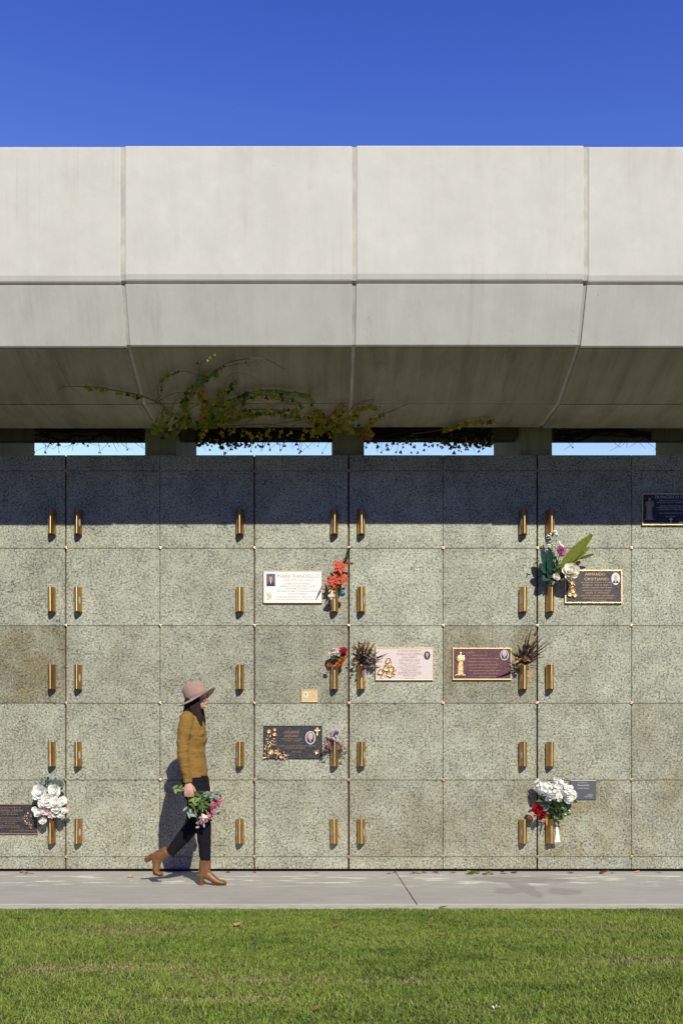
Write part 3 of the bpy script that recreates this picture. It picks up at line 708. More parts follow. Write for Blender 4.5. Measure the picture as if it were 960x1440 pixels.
p.florals([(801, 815, 3, 'l'), (803, 820, 3.6, 'f'), (801, 826, 4, 'l'), (804, 831, 4.5, 'f'), (800, 836, 4.5, 'f'), (807, 837, 4.2, 'f'), (804, 825, 3.5, 'l'), (805, 816, 2.6, 'l')], 'gold', 12)
p = Plaque((-30, 1130.5, 54.6, 1172.5), 'dark bronze plaque cut off at the left edge, beside white roses', 'darkplate', 'bronze_letters', 1.1)
p.text([('IN LOVING MEMORY OF', 14, 1134.5, 2, 34), ('MICHAEL SARDI', 13, 1137.6, 3.4, 40), ('15.9.1941 - 24.5.2011', 15, 1141.8, 1.7, 20), ('BORN IN CALABRIA', 15, 1144, 1.7, 24), ('LOVING HUSBAND OF ANTONIA', 14, 1149, 1.7, 34), ('DEVOTED FATHER AND FATHER IN LAW', 14, 1151.6, 1.7, 38), ('CHERISHED NONNO TO', 14, 1154.2, 1.7, 38), ('ALL HIS FAMILY', 16, 1157, 1.7, 14), ('FOREVER IN OUR HEARTS', 13, 1160, 1.9, 34), ('REST IN PEACE', 15, 1162.5, 1.7, 28), ('YOUR MEMORY WILL NEVER FADE AWAY', 33, 1167, 1.9, 36)], 'bronze_letters')
p.florals([(38, 1148, 2.6, 'l'), (36, 1152, 2.6, 'l'), (38, 1156, 2.8, 'l'), (42, 1158, 2.4, 'l'), (45, 1160, 2.2, 'l'), (42, 1144, 2.4, 'l'), (46, 1147, 2, 'l'), (45, 1163, 1.6, 'l')], 'bronze_letters', 5)
p = Plaque((901, 694.5, 985, 739.5), 'dark plaque with white cross and bronze saint, at the right edge half in shade', 'darkplate', 'gold', 1.6)
p.text([('FRANCESCO GIUNTA', 948, 697.6, 4, 57), ('BORN 10.5.1921 NASO SICILY ITALY', 942, 703.7, 1.6, 33), ('DECEASED 24.8.2013 MELBOURNE', 942, 706.6, 1.6, 41), ('BELOVED HUSBAND OF VINCENZA', 942, 711.4, 1.6, 31), ('DEVOTED FATHER OF CHILDREN AND SPOUSES', 942, 714, 1.6, 41), ('LOVING NONNO TO THEIR CHILDREN', 943, 716.6, 1.6, 38), ('SADLY MISSED AND NEVER FORGOTTEN', 942, 721.6, 1.6, 34), ('REST IN PEACE', 941, 726.2, 1.7, 13)], 'greyletters')
p.shape('relief_cross', cross(941.5, 728.8, 735.5, 5, 1.2), 'greyletters')
p.saint(911, 700.5, 731.5, 'bronze_letters')
p = Plaque((423.3, 970, 447, 987.5), 'small plain gold plate with tiny oval picture, below the small rose vase', 'goldflat', 'goldflat', .5, .006)
p.portrait(430, 977.8, 3, 4.4, bg='photowhite', shirt='goldflat')
p.text([('IN MEMORY', 439, 976, 1.4, 9), ('REST', 439, 979.5, 1.2, 6)], 'goldflat')
p = Plaque((801, 1097.2, 837, 1124.3), 'small slate grey plaque with white lettering, behind white blooms', 'greyplate', 'greyletters', 0, .005)
p.text([('In Loving Memory', 818, 1099.8, 1.3, 13), ('Stavroula Kalli', 819, 1102.9, 2.4, 16), ('21-8-1924  26-6-2019', 819, 1107.9, 1.4, 16), ('Reunited', 829, 1116.2, 1.3, 6), ('In Our Hearts', 828, 1118, 1.2, 9), ('Rest In Peace', 826.5, 1119.8, 1.2, 11)], 'greyletters')
p.shape('top_edge', [(801, 1097.9), (837, 1097.9), (837, 1097.1), (801, 1097.1)], 'greyletters', .003)

# ---------------------------------------------------------------- flowers
def unit(*v): return Vector(v).normalized()
def rose_mb(c, ax, Rr, layers=((.28, .95, 3), (.55, .75, 5), (.8, .5, 6), (1., .22, 7))):
    mb = MB(); ax = Vector(ax).normalized(); a = ax.orthogonal().normalized(); b = ax.cross(a); c = Vector(c)
    mb.ball(c, Rr * .32, 8)
    for k, (rad, close, n) in enumerate(layers):
        for i in range(n):
            t = 2*math.pi*(i + k*.37)/n + rng.uniform(-.2, .2); o = a*math.cos(t) + b*math.sin(t)
            d = o * (1 - close) + ax * close
            mb.petal(c - ax * Rr * .35 + o * Rr * .12 * rad, d + o * .25, -o * close + ax * (1-close) , Rr * (.75 + .35 * rad), Rr * .52 * rad + Rr*.12, .55 * (1-close) + rng.uniform(-.1, .5), .35, 0, 4, 4, 0, .04)
    return mb
def star_mb(c, ax, Rr, n=7):
    mb = MB(); ax = Vector(ax).normalized(); a = ax.orthogonal().normalized(); b = ax.cross(a); c = Vector(c)
    for k, (sc, el) in enumerate(((1, .12), (.72, .45), (.4, .9))):
        for i in range(n - k):
            t = 2*math.pi*(i + .5*k)/(n - k) + rng.uniform(-.2, .2); o = a*math.cos(t) + b*math.sin(t)
            mb.petal(c, o + ax * el, ax, Rr * sc * rng.uniform(.85, 1.1), Rr * sc * .30, -.4 + rng.uniform(-.2, .2), .35, 0, 5, 2, .75)
    return mb
def floret_mb(c, Rr, n=50, fr=.011, squash=.8):        # ball of small four-petalled florets
    mb = MB(); c = Vector(c)
    for i in range(n):
        d = Vector((rng.gauss(0, 1), rng.gauss(0, 1) - .6, rng.gauss(0, 1))).normalized()
        q = c + Vector((d.x, d.y * squash, d.z)) * Rr * rng.uniform(.6, 1.15)
        a = d.orthogonal().normalized(); b = d.cross(a); ph = rng.random() * 6
        for k in range(5):
            t = ph + 2*math.pi*k/5; o = a*math.cos(t) + b*math.sin(t)
            mb.petal(q, o + d * .35, d, fr * rng.uniform(.8, 1.3), fr * .5, .2, .3, 0, 2, 2)
    return mb
class Bouquet:
    def __init__(s, at, label, stem='stem', group='bouquets in the wall vases'):
        s.m = Vector(at); s.t = thing('flower_bouquet', at, label, 'bouquet', group); s.stem = MB(); s.fol = {}; s.sm = stem; s.depth = -.1
    def _to(s, c, r=.0022):
        c = Vector(c); mid = s.m.lerp(c, .5) + Vector((0, -.01, .01)); s.stem.tube([s.m - Vector((0, 0, .05)), s.m, mid, c], r, 5)
    def rose(s, x, y, rad, col, dep=-.12, ax=(0, -1, .35), name='rose', stem=True):
        c = PY(x, y, dep); ax = Vector(ax) + Vector((rng.uniform(-.3, .3), 0, rng.uniform(-.2, .3)))
        build(name, rose_mb(c, ax, rad * S * 1.05), F[col], s.t, angle=70)
        if stem: s._to(c)
    def star(s, x, y, rad, col, dep=-.12, ax=(0, -1, .2)):
        c = PY(x, y, dep); o = build('poinsettia', star_mb(c, ax, rad * S), F[col], s.t, angle=70); s._to(c)
        mb = MB()
        for k in range(6): mb.ball(c + Vector((rng.uniform(-.008, .008), -.012, rng.uniform(-.008, .008))), .0045, 6)
        build('stamen', mb, F['yellow'], o)
    def florets(s, x, y, rad, col, n=50, fr=.012, dep=-.11, name='bloom'):
        c = PY(x, y, dep); build(name, floret_mb(c, rad * S, n, fr), F[col], s.t, angle=70); s._to(c)
    def leaf(s, x0, y0, x1, y1, w, col, d0=-.06, d1=-.12, curl=.25, fold=.35, nor=(0, -1, .3), n=6):
        a, b = PY(x0, y0, d0), PY(x1, y1, d1); mb = s.fol.setdefault(col, MB()); mb.leaf(a, b - a, nor, (b - a).length, w * S * .5, curl, fold, 0, n)
    def spikes(s, pts, w, col, d=-.12, jit=6):
        for x, y in pts:
            a = s.m + Vector((rng.uniform(-.015, .015), rng.uniform(-.01, .01), 0)); b = PY(x, y, d + rng.uniform(-.05, .04)); mb = s.fol.setdefault(col, MB())
            v = b - a; mb.leaf(a, v + Vector((0, 0, .25 * abs(v.x))), (v.x * .6, -.6, -1 if v.z > 0 else 1), v.length * 1.05, w * S * .5, .45, .5, 0, 8)
    def scatter(s, x, y, rx, ry, n, L, w, col, dep=-.1, dd=.04):
        mb = s.fol.setdefault(col, MB())
        for _ in range(n):
            c = PY(x + rng.gauss(0, rx * .5), y + rng.gauss(0, ry * .5), dep + rng.uniform(-dd, dd)); t = rng.uniform(0, 6.28)
            mb.leaf(c, (math.cos(t), rng.uniform(-.7, .3), math.sin(t)), (rng.uniform(-.6, .6), -1, rng.uniform(-.2, .9)), L * S * rng.uniform(.7, 1.3), w * S * .5, rng.uniform(-.3, .6), .3, 0, 3)
    def twig(s, x0, y0, x1, y1, r=.0015, d=-.1, dots=None, nd=8, bend=0):
        a, b = PY(x0, y0, -.06), PY(x1, y1, d); mid = a.lerp(b, .55) + Vector((bend * S, -.01, 0)); s.stem.tube([a, mid, b], [r, r, r * .5], 4)
        if dots:
            mb = s.fol.setdefault(dots, MB())
            for k in range(nd):
                q = a.lerp(b, .35 + .65 * k / nd) + Vector((rng.uniform(-1, 1), rng.uniform(-1, 1), rng.uniform(-1, 1))) * .012; mb.ball(q, rng.uniform(.003, .006), 6)
    def done(s, names=None):
        if s.stem.v: build('stems', s.stem, F[s.sm], s.t)
        for col, mb in s.fol.items(): build((names or {}).get(col, 'foliage'), mb, F[col], s.t, angle=70)
        return s.t

b = Bouquet(mouth(3, 1), 'coral red poinsettias with a conifer sprig, beside the white plaque')
b.star(477.5, 797, 12, 'coral', -.13, (.1, -1, .3)); b.star(468.5, 817, 12, 'coral', -.13, (-.15, -1, .2)); b.star(482, 814, 10, 'coral', -.12, (.3, -1, .1))
b.star(475, 806, 8, 'coral', -.10)
for x1, y1 in ((456, 798), (459, 790), (464, 786), (454, 812), (453, 822), (461, 805)): b.twig(470, 826, x1, y1, .0012, -.09, 'white', 5)
b.twig(478, 820, 490, 771, .002, -.10)
mb = b.fol.setdefault('needles', MB())
for k in range(90):
    u = rng.random(); q = PY(482 + 9 * u, 799 - 27 * u, -.10); t = rng.uniform(0, 6.28)
    mb.leaf(q, (.35 + .8 * math.cos(t), .8 * math.sin(t), 1.0), (0, -1, .2), 4.2 * S * (1.2 - .5 * abs(u - .5)), .9 * S, .1, .2, 0, 2)
b.scatter(474, 824, 6, 5, 8, 5, 2.5, 'darkgreen'); b.leaf(470, 826, 465, 838, 3, 'ribbon', -.09, -.11); b.leaf(468, 824, 462, 834, 2.4, 'ribbon', -.09, -.11)
b.leaf(454, 823, 446, 838, 2, 'drypurple', -.07, -.05)
b.done({'ribbon': 'ribbon', 'white': 'berries', 'needles': 'conifer_sprig', 'drypurple': 'withered_leaf'})
q = PY(491, 791.5, -.1); mb = MB(); mb.loft([(q + Vector((-.042, 0, .004)), .006, .006), (q + Vector((-.02, 0, 0)), .012, .012), (q + Vector((.02, 0, -.003)), .011, .011), (q + Vector((.042, 0, -.004)), .004, .004)], 8)
tag(root_mesh('pine_cone', mb, M('cone brown', (.22, .085, .045), .8, bump=1, bscale=120), q), 'small brown cone lying sideways on the conifer sprig by the poinsettias', 'pine cone')
q = PY(481, 835, -.115); bt = thing('bauble', q, 'shiny teal blue glass bauble hanging right of the poinsettia vase', 'bauble')
mb = MB(); mb.ball(q, .027, 20); build('glass_ball', mb, F['bauble'], bt, angle=180)
mb = MB(); mb.tube([q + Vector((0, 0, .024)), q + Vector((0, 0, .035))], .007, 10); build('cap', mb, MAT['steel'], bt)
mb = MB(); mb.tube([q + Vector((0, 0, .034)), q + Vector((-.012, .01, .055)), PY(474, 826, -.07)], .0012, 4); build('hanging_thread', mb, F['ribbon'], bt)
q = PY(466, 839, -.11); mb = MB()
mb.loft([(q + Vector((-.003, 0, .036)), .008, .008), (q + Vector((0, 0, .022)), .022, .016), (q + Vector((.002, 0, -.005)), .030, .022), (q + Vector((.006, 0, -.028)), .024, .018)], 12)
for t in (-1, 1): mb.petal(q + Vector((0, -.012, .01)), (t, -.2, -.5), (0, -1, .3), .042, .017, .6, .4)
tag(root_mesh('ornament', mb, F['silver'], q), 'silvery white fabric ornament hanging on the poinsettia vase', 'ornament')

b = Bouquet(mouth(6, 1), 'tall bouquet of teal leaves, olive leaf and white rose, beside the gold railed plaque')
for x0, y0, x1, y1, w in ((772, 800, 758, 774, 16), (772, 795, 771, 771, 12), (772, 806, 755, 795, 15), (772, 808, 762, 818, 15), (776, 806, 768, 800, 8), (774, 812, 767, 803, 13), (774, 816, 769, 782, 9), (787, 815, 793, 806, 6), (790, 806, 787, 818, 6), (776, 804, 784, 790, 8)): b.leaf(x0, y0, x1, y1, w, 'teal', -.09, -.13)
b.leaf(786, 800, 832, 753, 17, 'olive', -.09, -.15, .15, .22); b.leaf(792, 798, 828, 770, 12, 'olive', -.08, -.12, .1, .25); b.leaf(815, 786, 835, 780, 5, 'green', -.09, -.11)
b.rose(787.5, 776, 7.5, 'lilac', -.15, (.1, -1, .3), 'peony'); b.rose(802.5, 803, 11, 'cream', -.16, (.1, -1, .2)); b.rose(781.5, 811.5, 5, 'blush', -.14)
b.twig(776, 812, 778, 748, .0016, -.10, bend=-4); b.twig(777, 800, 787, 765, .0014, -.10)
for x, y in ((774, 753), (780, 748), (777, 757), (772, 768), (777, 766), (775, 772), (786, 764), (789, 768), (782, 751), (770, 755)): b.florets(x, y, 2.2, 'white', 6, .011, -.11, 'blossom')
b.scatter(780, 800, 10, 12, 22, 6, 3, 'green'); b.scatter(775, 815, 8, 5, 12, 6, 3, 'darkgreen'); b.scatter(757, 790, 5, 4, 6, 4, 2, 'drybrown'); b.scatter(785, 792, 6, 8, 7, 4, 2, 'palegreen')
b.scatter(800, 812, 3, 4, 5, 4, 3, 'cream', -.14)
b.done({'teal': 'broad_leaves'})
b = Bouquet(mouth(3, 2), 'small bunch of pale pink, crimson and orange roses, above the small gold plate')
b.rose(468.5, 917.5, 5.5, 'blush'); b.rose(475.5, 917, 5.2, 'blush'); b.rose(482.5, 915.5, 6, 'magenta'); b.rose(482, 921, 4.5, 'red'); b.rose(480, 929.5, 4, 'orange'); b.rose(475.5, 934, 3.8, 'orange'); b.rose(463, 935, 3, 'orange'); b.rose(484, 927, 3, 'yellow'); b.rose(466, 915, 2.5, 'palegreen', name='bud')
b.scatter(472, 926, 6, 5, 16, 5, 2.6, 'darkgreen'); b.scatter(470, 928, 5, 4, 8, 5, 2.2, 'green'); b.done()
b = Bouquet(mouth(4, 2), 'withered dark brown flower bunch, touching the pale pink plaque', 'drystem')
b.spikes([(499, 903), (504, 898), (512, 896), (520, 908), (524, 902), (531, 915), (542, 921), (545, 918), (497, 915), (500, 925), (517, 900), (538, 930), (509, 905)], 3, 'drybrown')
b.spikes([(502, 910), (509, 912), (520, 915), (528, 922), (541, 940), (516, 922), (525, 935), (499, 920), (513, 910), (538, 926)], 3.2, 'drydark')
b.twig(510, 930, 522, 897, .0012, bend=3); b.twig(512, 915, 508, 889, .001, bend=-2); b.twig(512, 912, 520, 896, .001)
b.scatter(511, 918, 11, 12, 34, 6, 2.6, 'drydark', -.1, .05); b.scatter(508, 910, 9, 8, 16, 6, 3, 'drytan'); b.scatter(522, 928, 8, 6, 12, 5, 3, 'drypurple'); b.scatter(522, 924, 6, 5, 7, 5, 3, 'palegreen'); b.scatter(530, 925, 5, 6, 6, 4, 3, 'drypink'); b.scatter(511, 936, 4, 6, 10, 7, 2.5, 'drydark', -.12, .02); b.scatter(500, 935, 3, 3, 4, 5, 3, 'drytan')
b.leaf(514, 935, 512, 958, 3, 'drypink', -.1, -.1); b.leaf(511, 934, 509, 952, 2.4, 'drypurple', -.1, -.1)
b.done()
b = Bouquet(mouth(5, 2), 'fountain of spiky dried brown leaves, right of the maroon plaque', 'drystem')
b.spikes([(742, 884), (737, 893), (765, 898), (771, 900), (722, 916), (717, 914), (755, 922), (764, 922), (748, 897), (752, 893), (760, 903), (757, 893), (728, 904)], 3.2, 'drybrown'); b.spikes([(735, 905), (750, 905), (757, 912), (727, 922), (764, 912), (740, 900), (746, 908), (758, 918), (723, 925), (711, 946)], 3.4, 'drydark')
b.scatter(741, 915, 9, 9, 24, 6, 2.4, 'drydark'); b.scatter(727, 931, 5, 4, 12, 4, 3, 'drytan'); b.scatter(740, 925, 6, 5, 12, 4, 2.5, 'drytan'); b.scatter(748, 928, 3, 4, 8, 4, 2.4, 'drypurple'); b.rose(739, 927, 3.5, 'drytan', name='dried_flower'); b.rose(752, 892.5, 2.8, 'drytan', name='dried_flower'); b.rose(733, 935, 2.5, 'drytan', name='dried_flower'); b.rose(746, 921, 2.4, 'drypink', name='dried_flower')
b.leaf(744, 935, 745, 958, 2.4, 'drytan', -.1, -.1); b.done()
b = Bouquet(mouth(3, 3), 'faded lilac flowers with drooping pink fringe, right of the dark floral plaque', 'drystem')
b.scatter(471, 1033, 7, 6, 30, 6, 4, 'drylilac', -.1, .04); b.scatter(472, 1033, 5, 5, 10, 5, 2.5, 'drydark', -.13, .02)
for sx in (-1, 1):
    for k in range(9):
        x = 470 + sx * rng.uniform(5, 19); yy = 1043 + abs(x - 470) * .6 + rng.uniform(0, 10)
        b.twig(470 + sx * 2, 1043, x, yy, .0012, -.09, 'drypink', 7, sx * 3)
b.scatter(459, 1047, 5, 5, 20, 4, 2, 'drypink'); b.scatter(483, 1048, 5, 6, 20, 4, 2, 'drypink'); b.scatter(462, 1040, 5, 3, 10, 4, 2, 'drydark'); b.scatter(458, 1058, 4, 4, 8, 4, 1.6, 'drydark'); b.scatter(482, 1060, 4, 5, 8, 4, 1.6, 'drydark'); b.done({'drypink': 'fringe'})
b = Bouquet(mouth(6, 4), 'large bunch of white blooms with one crimson rose, beside the slate grey plaque')
for x, y, r_ in ((764, 1109, 8.5), (775, 1113, 8), (785, 1106, 9), (796, 1112, 8), (803, 1118, 5.5), (783, 1119, 7), (799, 1124, 4.5), (771, 1121, 5), (757, 1108, 4.5)): b.florets(x, y, r_, 'white', 60, .021, -.13 + rng.uniform(-.02, .03))
b.rose(756.5, 1099.5, 4, 'white', name='bud'); b.rose(780.5, 1096.5, 4, 'white', name='bud'); b.leaf(757, 1106, 755, 1098, 3, 'palegreen', -.1, -.14)
b.rose(754.5, 1138.5, 7.5, 'red', -.14); b.rose(763, 1145, 4.5, 'red', -.12); b.rose(759, 1151, 3.5, 'red'); b.rose(745, 1149.5, 2.6, 'orange')
b.leaf(771, 1130, 758, 1114, 8, 'teal', -.08, -.15); b.leaf(770, 1122, 752, 1128, 6, 'green', -.09, -.12)
b.scatter(785, 1134, 14, 11, 70, 7, 4.4, 'darkgreen', -.1, .05); b.scatter(789, 1140, 11, 11, 26, 6, 3.6, 'green', -.13, .04); b.scatter(793, 1140, 8, 10, 7, 4, 2.4, 'white', -.15, .02); b.scatter(769, 1138, 8, 7, 14, 5, 2.4, 'grey'); b.scatter(783, 1150, 5, 4, 8, 5, 3, 'palegreen', -.12); b.leaf(768, 1148, 768, 1162, 3, 'orange', -.08, -.1)
b.done()
q = PY(784, 1172, -.09); mb = MB(); a1, a2, a3, a4 = PY(781.4, 1158, -.075), PY(783, 1158, -.078), PY(787.5, 1184, -.09), PY(779.5, 1184.5, -.094)
am, bm_ = a1.lerp(a4, .5) + Vector((.004, -.008, 0)), a2.lerp(a3, .5) + Vector((0, -.006, 0))
mb.add([a1, a2, bm_, a3, a4, am] + [v + Vector((.001, .003, 0)) for v in (a1, a2, bm_, a3, a4, am)], [(0, 5, 2, 1), (5, 4, 3, 2), (6, 7, 8, 11), (11, 8, 9, 10), (0, 1, 7, 6), (4, 10, 9, 3), (1, 2, 8, 7), (2, 3, 9, 8), (0, 6, 11, 5), (5, 11, 10, 4)])
tag(root_mesh('ribbon_tail', mb, MAT['scrap'], q, False), 'white ribbon tail hanging beside the vase under the white blooms', 'ribbon')
b = Bouquet(mouth(0, 4), 'rounded bunch of white roses with grey eucalyptus, at the left edge of the wall')
for x, y, r_, c_ in ((57, 1114.5, 11, 'white'), (77, 1112.5, 9, 'white'), (67, 1126, 9.5, 'white'), (60, 1130, 6.5, 'white'), (79, 1129, 7, 'white'), (88, 1127.5, 7.5, 'white'), (67, 1138.5, 8.5, 'blush'), (80.5, 1136.5, 7.5, 'white'), (55, 1143, 6.5, 'white'), (73, 1146, 5, 'blush'), (49, 1138.5, 4, 'white'), (91, 1140, 4.5, 'white'), (97, 1139, 3, 'blush'), (61, 1154, 5.5, 'white'), (86, 1146.5, 5, 'white'), (78, 1145.5, 4, 'white')):
    b.rose(x, y, r_, c_, -.14 + rng.uniform(-.03, .04))
for x0, y0, x1, y1, w in ((70, 1112, 65, 1094, 6), (72, 1108, 82, 1093, 8), (78, 1108, 88, 1097, 8), (80, 1108, 93, 1103, 8), (66, 1106, 57, 1098, 6), (70, 1104, 74, 1095, 6), (64, 1106, 54, 1099, 4)): b.leaf(x0, y0, x1, y1, w, 'grey', -.07, -.11)
b.scatter(76, 1102, 12, 5, 26, 5, 4, 'grey', -.09); b.scatter(66, 1096, 5, 4, 8, 4, 2.4, 'darkgreen'); b.scatter(70, 1120, 13, 10, 24, 6, 4, 'darkgreen', -.08); b.leaf(80, 1122, 88, 1113, 5, 'green', -.09, -.13); b.leaf(54, 1140, 50, 1148, 5, 'green', -.09, -.13); b.scatter(70, 1150, 8, 4, 10, 5, 3, 'darkgreen', -.07)
b.done()

# ---------------------------------------------------------------- woman walking past
RW = 151 / 169.
YW = (RW - 1) * D
def W(x, y, lat=0): v = P(x, y, RW); return Vector((v.x, YW + lat, v.z))
KX = S * RW
def sec(y, xb, xf, hw): return (W((xb + xf) / 2, y), (xf - xb) / 2 * KX, hw)
wm = thing('person', W(283, 1243), 'person walking in dusty pink hat, mustard jumper, black trousers and tan boots', 'person')
HEAD = [sec(962, 271, 282, .035), sec(964, 266, 286, .055), sec(968, 263, 289.5, .071), sec(972, 261.5, 291, .076), sec(978, 262, 291, .076), sec(984, 265, 291, .070), sec(989, 270, 291, .060), sec(993, 276, 290.5, .046), sec(996, 281, 289, .03)]
def head_parts(mb):
    mb.loft(HEAD, 24)
    mb.loft([(W(290.5, 977), .005, .008), (W(292.6, 981), .009, .011), (W(294.0, 984.2), .009, .014), (W(291.5, 985.5), .008, .012)], 10)
    mb.ball(W(291, 988.2), (.008, .020, .006), 8); mb.ball(W(290.6, 990.4), (.008, .018, .006), 8); mb.ball(W(289.5, 994.5), (.012, .018, .011), 8)
    for l in (-1, 1): mb.ball(W(275.5, 981, l * .078), (.013, .010, .026), 8); mb.ball(W(289, 974.6, l*.03), (.009, .024, .006), 8); mb.ball(W(287, 985, l*.04), (.018, .02, .016), 8)
    mb.loft([(W(275, 986), .055, .055), (W(271.5, 995), .05, .05), (W(270, 1004), .053, .058), (W(269, 1010), .06, .085)], 16)
TORSO = [sec(1001, 263, 277.5, .06), sec(1005, 258.5, 281, .11), sec(1010, 255, 284, .155), sec(1018, 252, 287, .178), sec(1030, 250.5, 290, .18), sec(1040, 250.8, 291, .17), sec(1052, 252, 288.7, .158), sec(1066, 252.6, 289.3, .155), sec(1080, 253, 291.5, .165), sec(1094, 254, 292.5, .172)]
def shrink(secs, d): return [(c, max(.01, a - d), max(.01, b - d)) for c, a, b in secs]
ARM_R = [(W(267, 1011, -.155), .058, .05), (W(265, 1022, -.188), .056, .052), (W(263, 1040, -.205), .048, .046), (W(262.3, 1056, -.215), .043, .042), (W(264, 1072, -.213), .041, .040), (W(267, 1086, -.206), .035, .034), (W(269, 1098, -.2), .030, .029)]
ARM_L = [(W(268, 1011, .155), .058, .05), (W(269, 1022, .188), .056, .052), (W(271, 1040, .205), .048, .046), (W(273, 1056, .215), .043, .042), (W(277, 1072, .213), .041, .040), (W(281, 1086, .206), .035, .034), (W(284, 1098, .2), .030, .029)]
PELV = [sec(1082, 256, 289, .15), sec(1092, 255.5, 292, .165), sec(1104, 255.5, 294.5, .176), sec(1114, 257, 296, .176), sec(1122, 262, 295, .155), sec(1128, 268, 292, .11)]
LEG_R = [(W(279, 1106, -.085), .098, .088), (W(284, 1122, -.09), .088, .085), (W(286.5, 1140, -.085), .074, .074), (W(288, 1158, -.08), .063, .062), (W(288.2, 1168, -.078), .062, .059), (W(289, 1182, -.075), .058, .056), (W(290, 1198, -.075), .049, .047), (W(290.5, 1213, -.075), .045, .043)]
LEG_L = [(W(276, 1106, .085), .098, .088), (W(276, 1122, .09), .092, .085), (W(274, 1140, .085), .080, .074), (W(270.5, 1156, .08), .069, .062), (W(266.5, 1165, .078), .066, .060), (W(257, 1177, .075), .062, .056), (W(246, 1190, .075), .051, .047), (W(236.5, 1201, .075), .044, .042)]
def hand(mb, wx, wy, lat, s_):                    # s_ = +1: palm towards +y
    c = W(wx, wy, lat)
    def h(dx, dz, dy): return c + Vector((dx, dy * s_, dz))
    mb.loft([(h(0, .02, 0), .026, .022), (h(.002, -.005, 0), .027, .020), (h(.006, -.035, -.004), .036, .018), (h(.008, -.065, -.006), .043, .017), (h(.008, -.085, -.004), .040, .015)], 14)
    for k, (fx, L) in enumerate(((.041, .95), (.019, 1.04), (-.003, 1.0), (-.024, .82))):
        pts = [h(fx * .85, -.072, -.004), h(fx, -.090, -.006), h(fx + .001, -.090 - .024*L, .004), h(fx, -.090 - .024*L, .026), h(fx - .002, -.082 - .004*L, .040), h(fx - .003, -.066, .040)]
        mb.tube(pts, [.0105, .0105, .0098, .0094, .0088, .0075], 8)
    mb.tube([h(.022, -.020, .006), h(.044, -.044, .014), h(.056, -.070, .022), h(.050, -.092, .030)], [.014, .0125, .0108, .0085], 8)
mb = MB(); head_parts(mb); mb.loft(shrink(TORSO, .014), 24); mb.loft(shrink(PELV, .014), 24)
for L_, d in ((ARM_R, .008), (ARM_L, .008), (LEG_R, .008), (LEG_L, .008)): mb.loft(shrink(L_, d), 14)
hand(mb, 269.5, 1100, -.2, 1); hand(mb, 284.5, 1100, .2, -1)
# bare feet inside the boots
mb.loft([(W(290.5, 1205, -.075), .036, .034), (W(290, 1226, -.075), .034, .03), (W(300, 1235, -.075), .024, .03), (W(314, 1240, -.075), .012, .026)], 12)
me = fused(mb, .0048, 3); me.materials.append(MAT['skin']); me.shade_smooth(); body = link('body', me, wm)
mb = MB()
for l in (-1, 1): mb.ball(W(288.6, 977.3, l * .031), (.010, .013, .010), 10)
eyes = build('eyes', mb, MAT['eye'], wm)
mb = MB()
for l in (-1, 1): mb.ball(W(289.8, 977.3, l * .032), (.005, .006, .006), 8)
build('iris', mb, MAT['iris'], eyes)
mb = MB(); mb.ball(W(291.4, 988.3), (.0085, .019, .0052), 10); mb.ball(W(291.0, 990.3), (.0082, .017, .0055), 10); build('lips', mb, MAT['lip'], wm)
# hair: long, falling over the shoulders
mb = MB()
mb.loft([sec(969, 266, 281, .06), sec(975, 262.5, 283, .078), sec(981, 261, 282, .083), sec(988, 259, 280, .085), sec(996, 258.5, 278, .083), sec(1004, 257, 275, .085), sec(1011, 253, 268, .07), sec(1018, 251, 259, .04)], 22)
for l in (-1, 1):
    mb.loft([(W(277, 976, l*.078), .030, .016), (W(277.5, 986, l*.084), .036, .018), (W(279, 996, l*.082), .036, .022), (W(281.5, 1006, l*.085), .031, .026), (W(284, 1014, l*.10), .022, .022), (W(285.5, 1021, l*.105), .010, .012)], 12)
    for k in range(6):
        a = rng.uniform(-4, 5); mb.tube([W(272 + a, 985, l*.088), W(275 + a, 1000, l*.098), W(280 + a*.7, 1014 + rng.uniform(-2, 3), l*.115)], [.009, .010, .003], 6)
hr = fused_part('hair', mb, MAT['hair'], wm, .006, 2)
# jumper
mb = MB(); mb.loft(TORSO, 28); mb.loft([(W(265.5, 1008, -.12), .055, .05)] + [(c, a + .004, b_ + .004) for c, a, b_ in ARM_R[:-1]] + [(W(269, 1097.5, -.2), .036, .035)], 18)
mb.loft([(W(266.5, 1008, .12), .055, .05)] + [(c, a + .004, b_ + .004) for c, a, b_ in ARM_L[:-1]] + [(W(284, 1097.5, .2), .036, .035)], 18)
mb.loft([(W(290.0 - 6, 1033, -.075), .05, .06), (W(287.5, 1036, -.075), .03, .045)], 12); mb.loft([(W(290.0 - 6, 1033, .075), .05, .06), (W(287.5, 1036, .075), .03, .045)], 12)
sw = fused(mb, .006, 5)
def displace(me, fn):
    n = len(me.vertices); co = np.zeros(n * 3, np.float32); no = np.zeros(n * 3, np.float32)
    me.vertices.foreach_get('co', co); me.vertex_normals.foreach_get('vector', no)
    d = np.array([fn(Vector(q)) for q in co.reshape(-1, 3)], np.float32)
    me.vertices.foreach_set('co', (co.reshape(-1, 3) + no.reshape(-1, 3) * d[:, None]).ravel()); me.update()
# soft folds at the elbow, waist and shoulder
displace(sw, lambda q: mnoise.noise(Vector((q.x * 9, q.y * 7, q.z * 16))) * .007 + mnoise.noise(Vector((q.x * 20 + q.z * 14, q.y * 9, q.z * 24 - q.x * 18))) * .004)
sw.materials.append(MAT['sweater']); sw.shade_smooth(); sw.name = 'jumper'; jo = link('jumper', sw, wm)
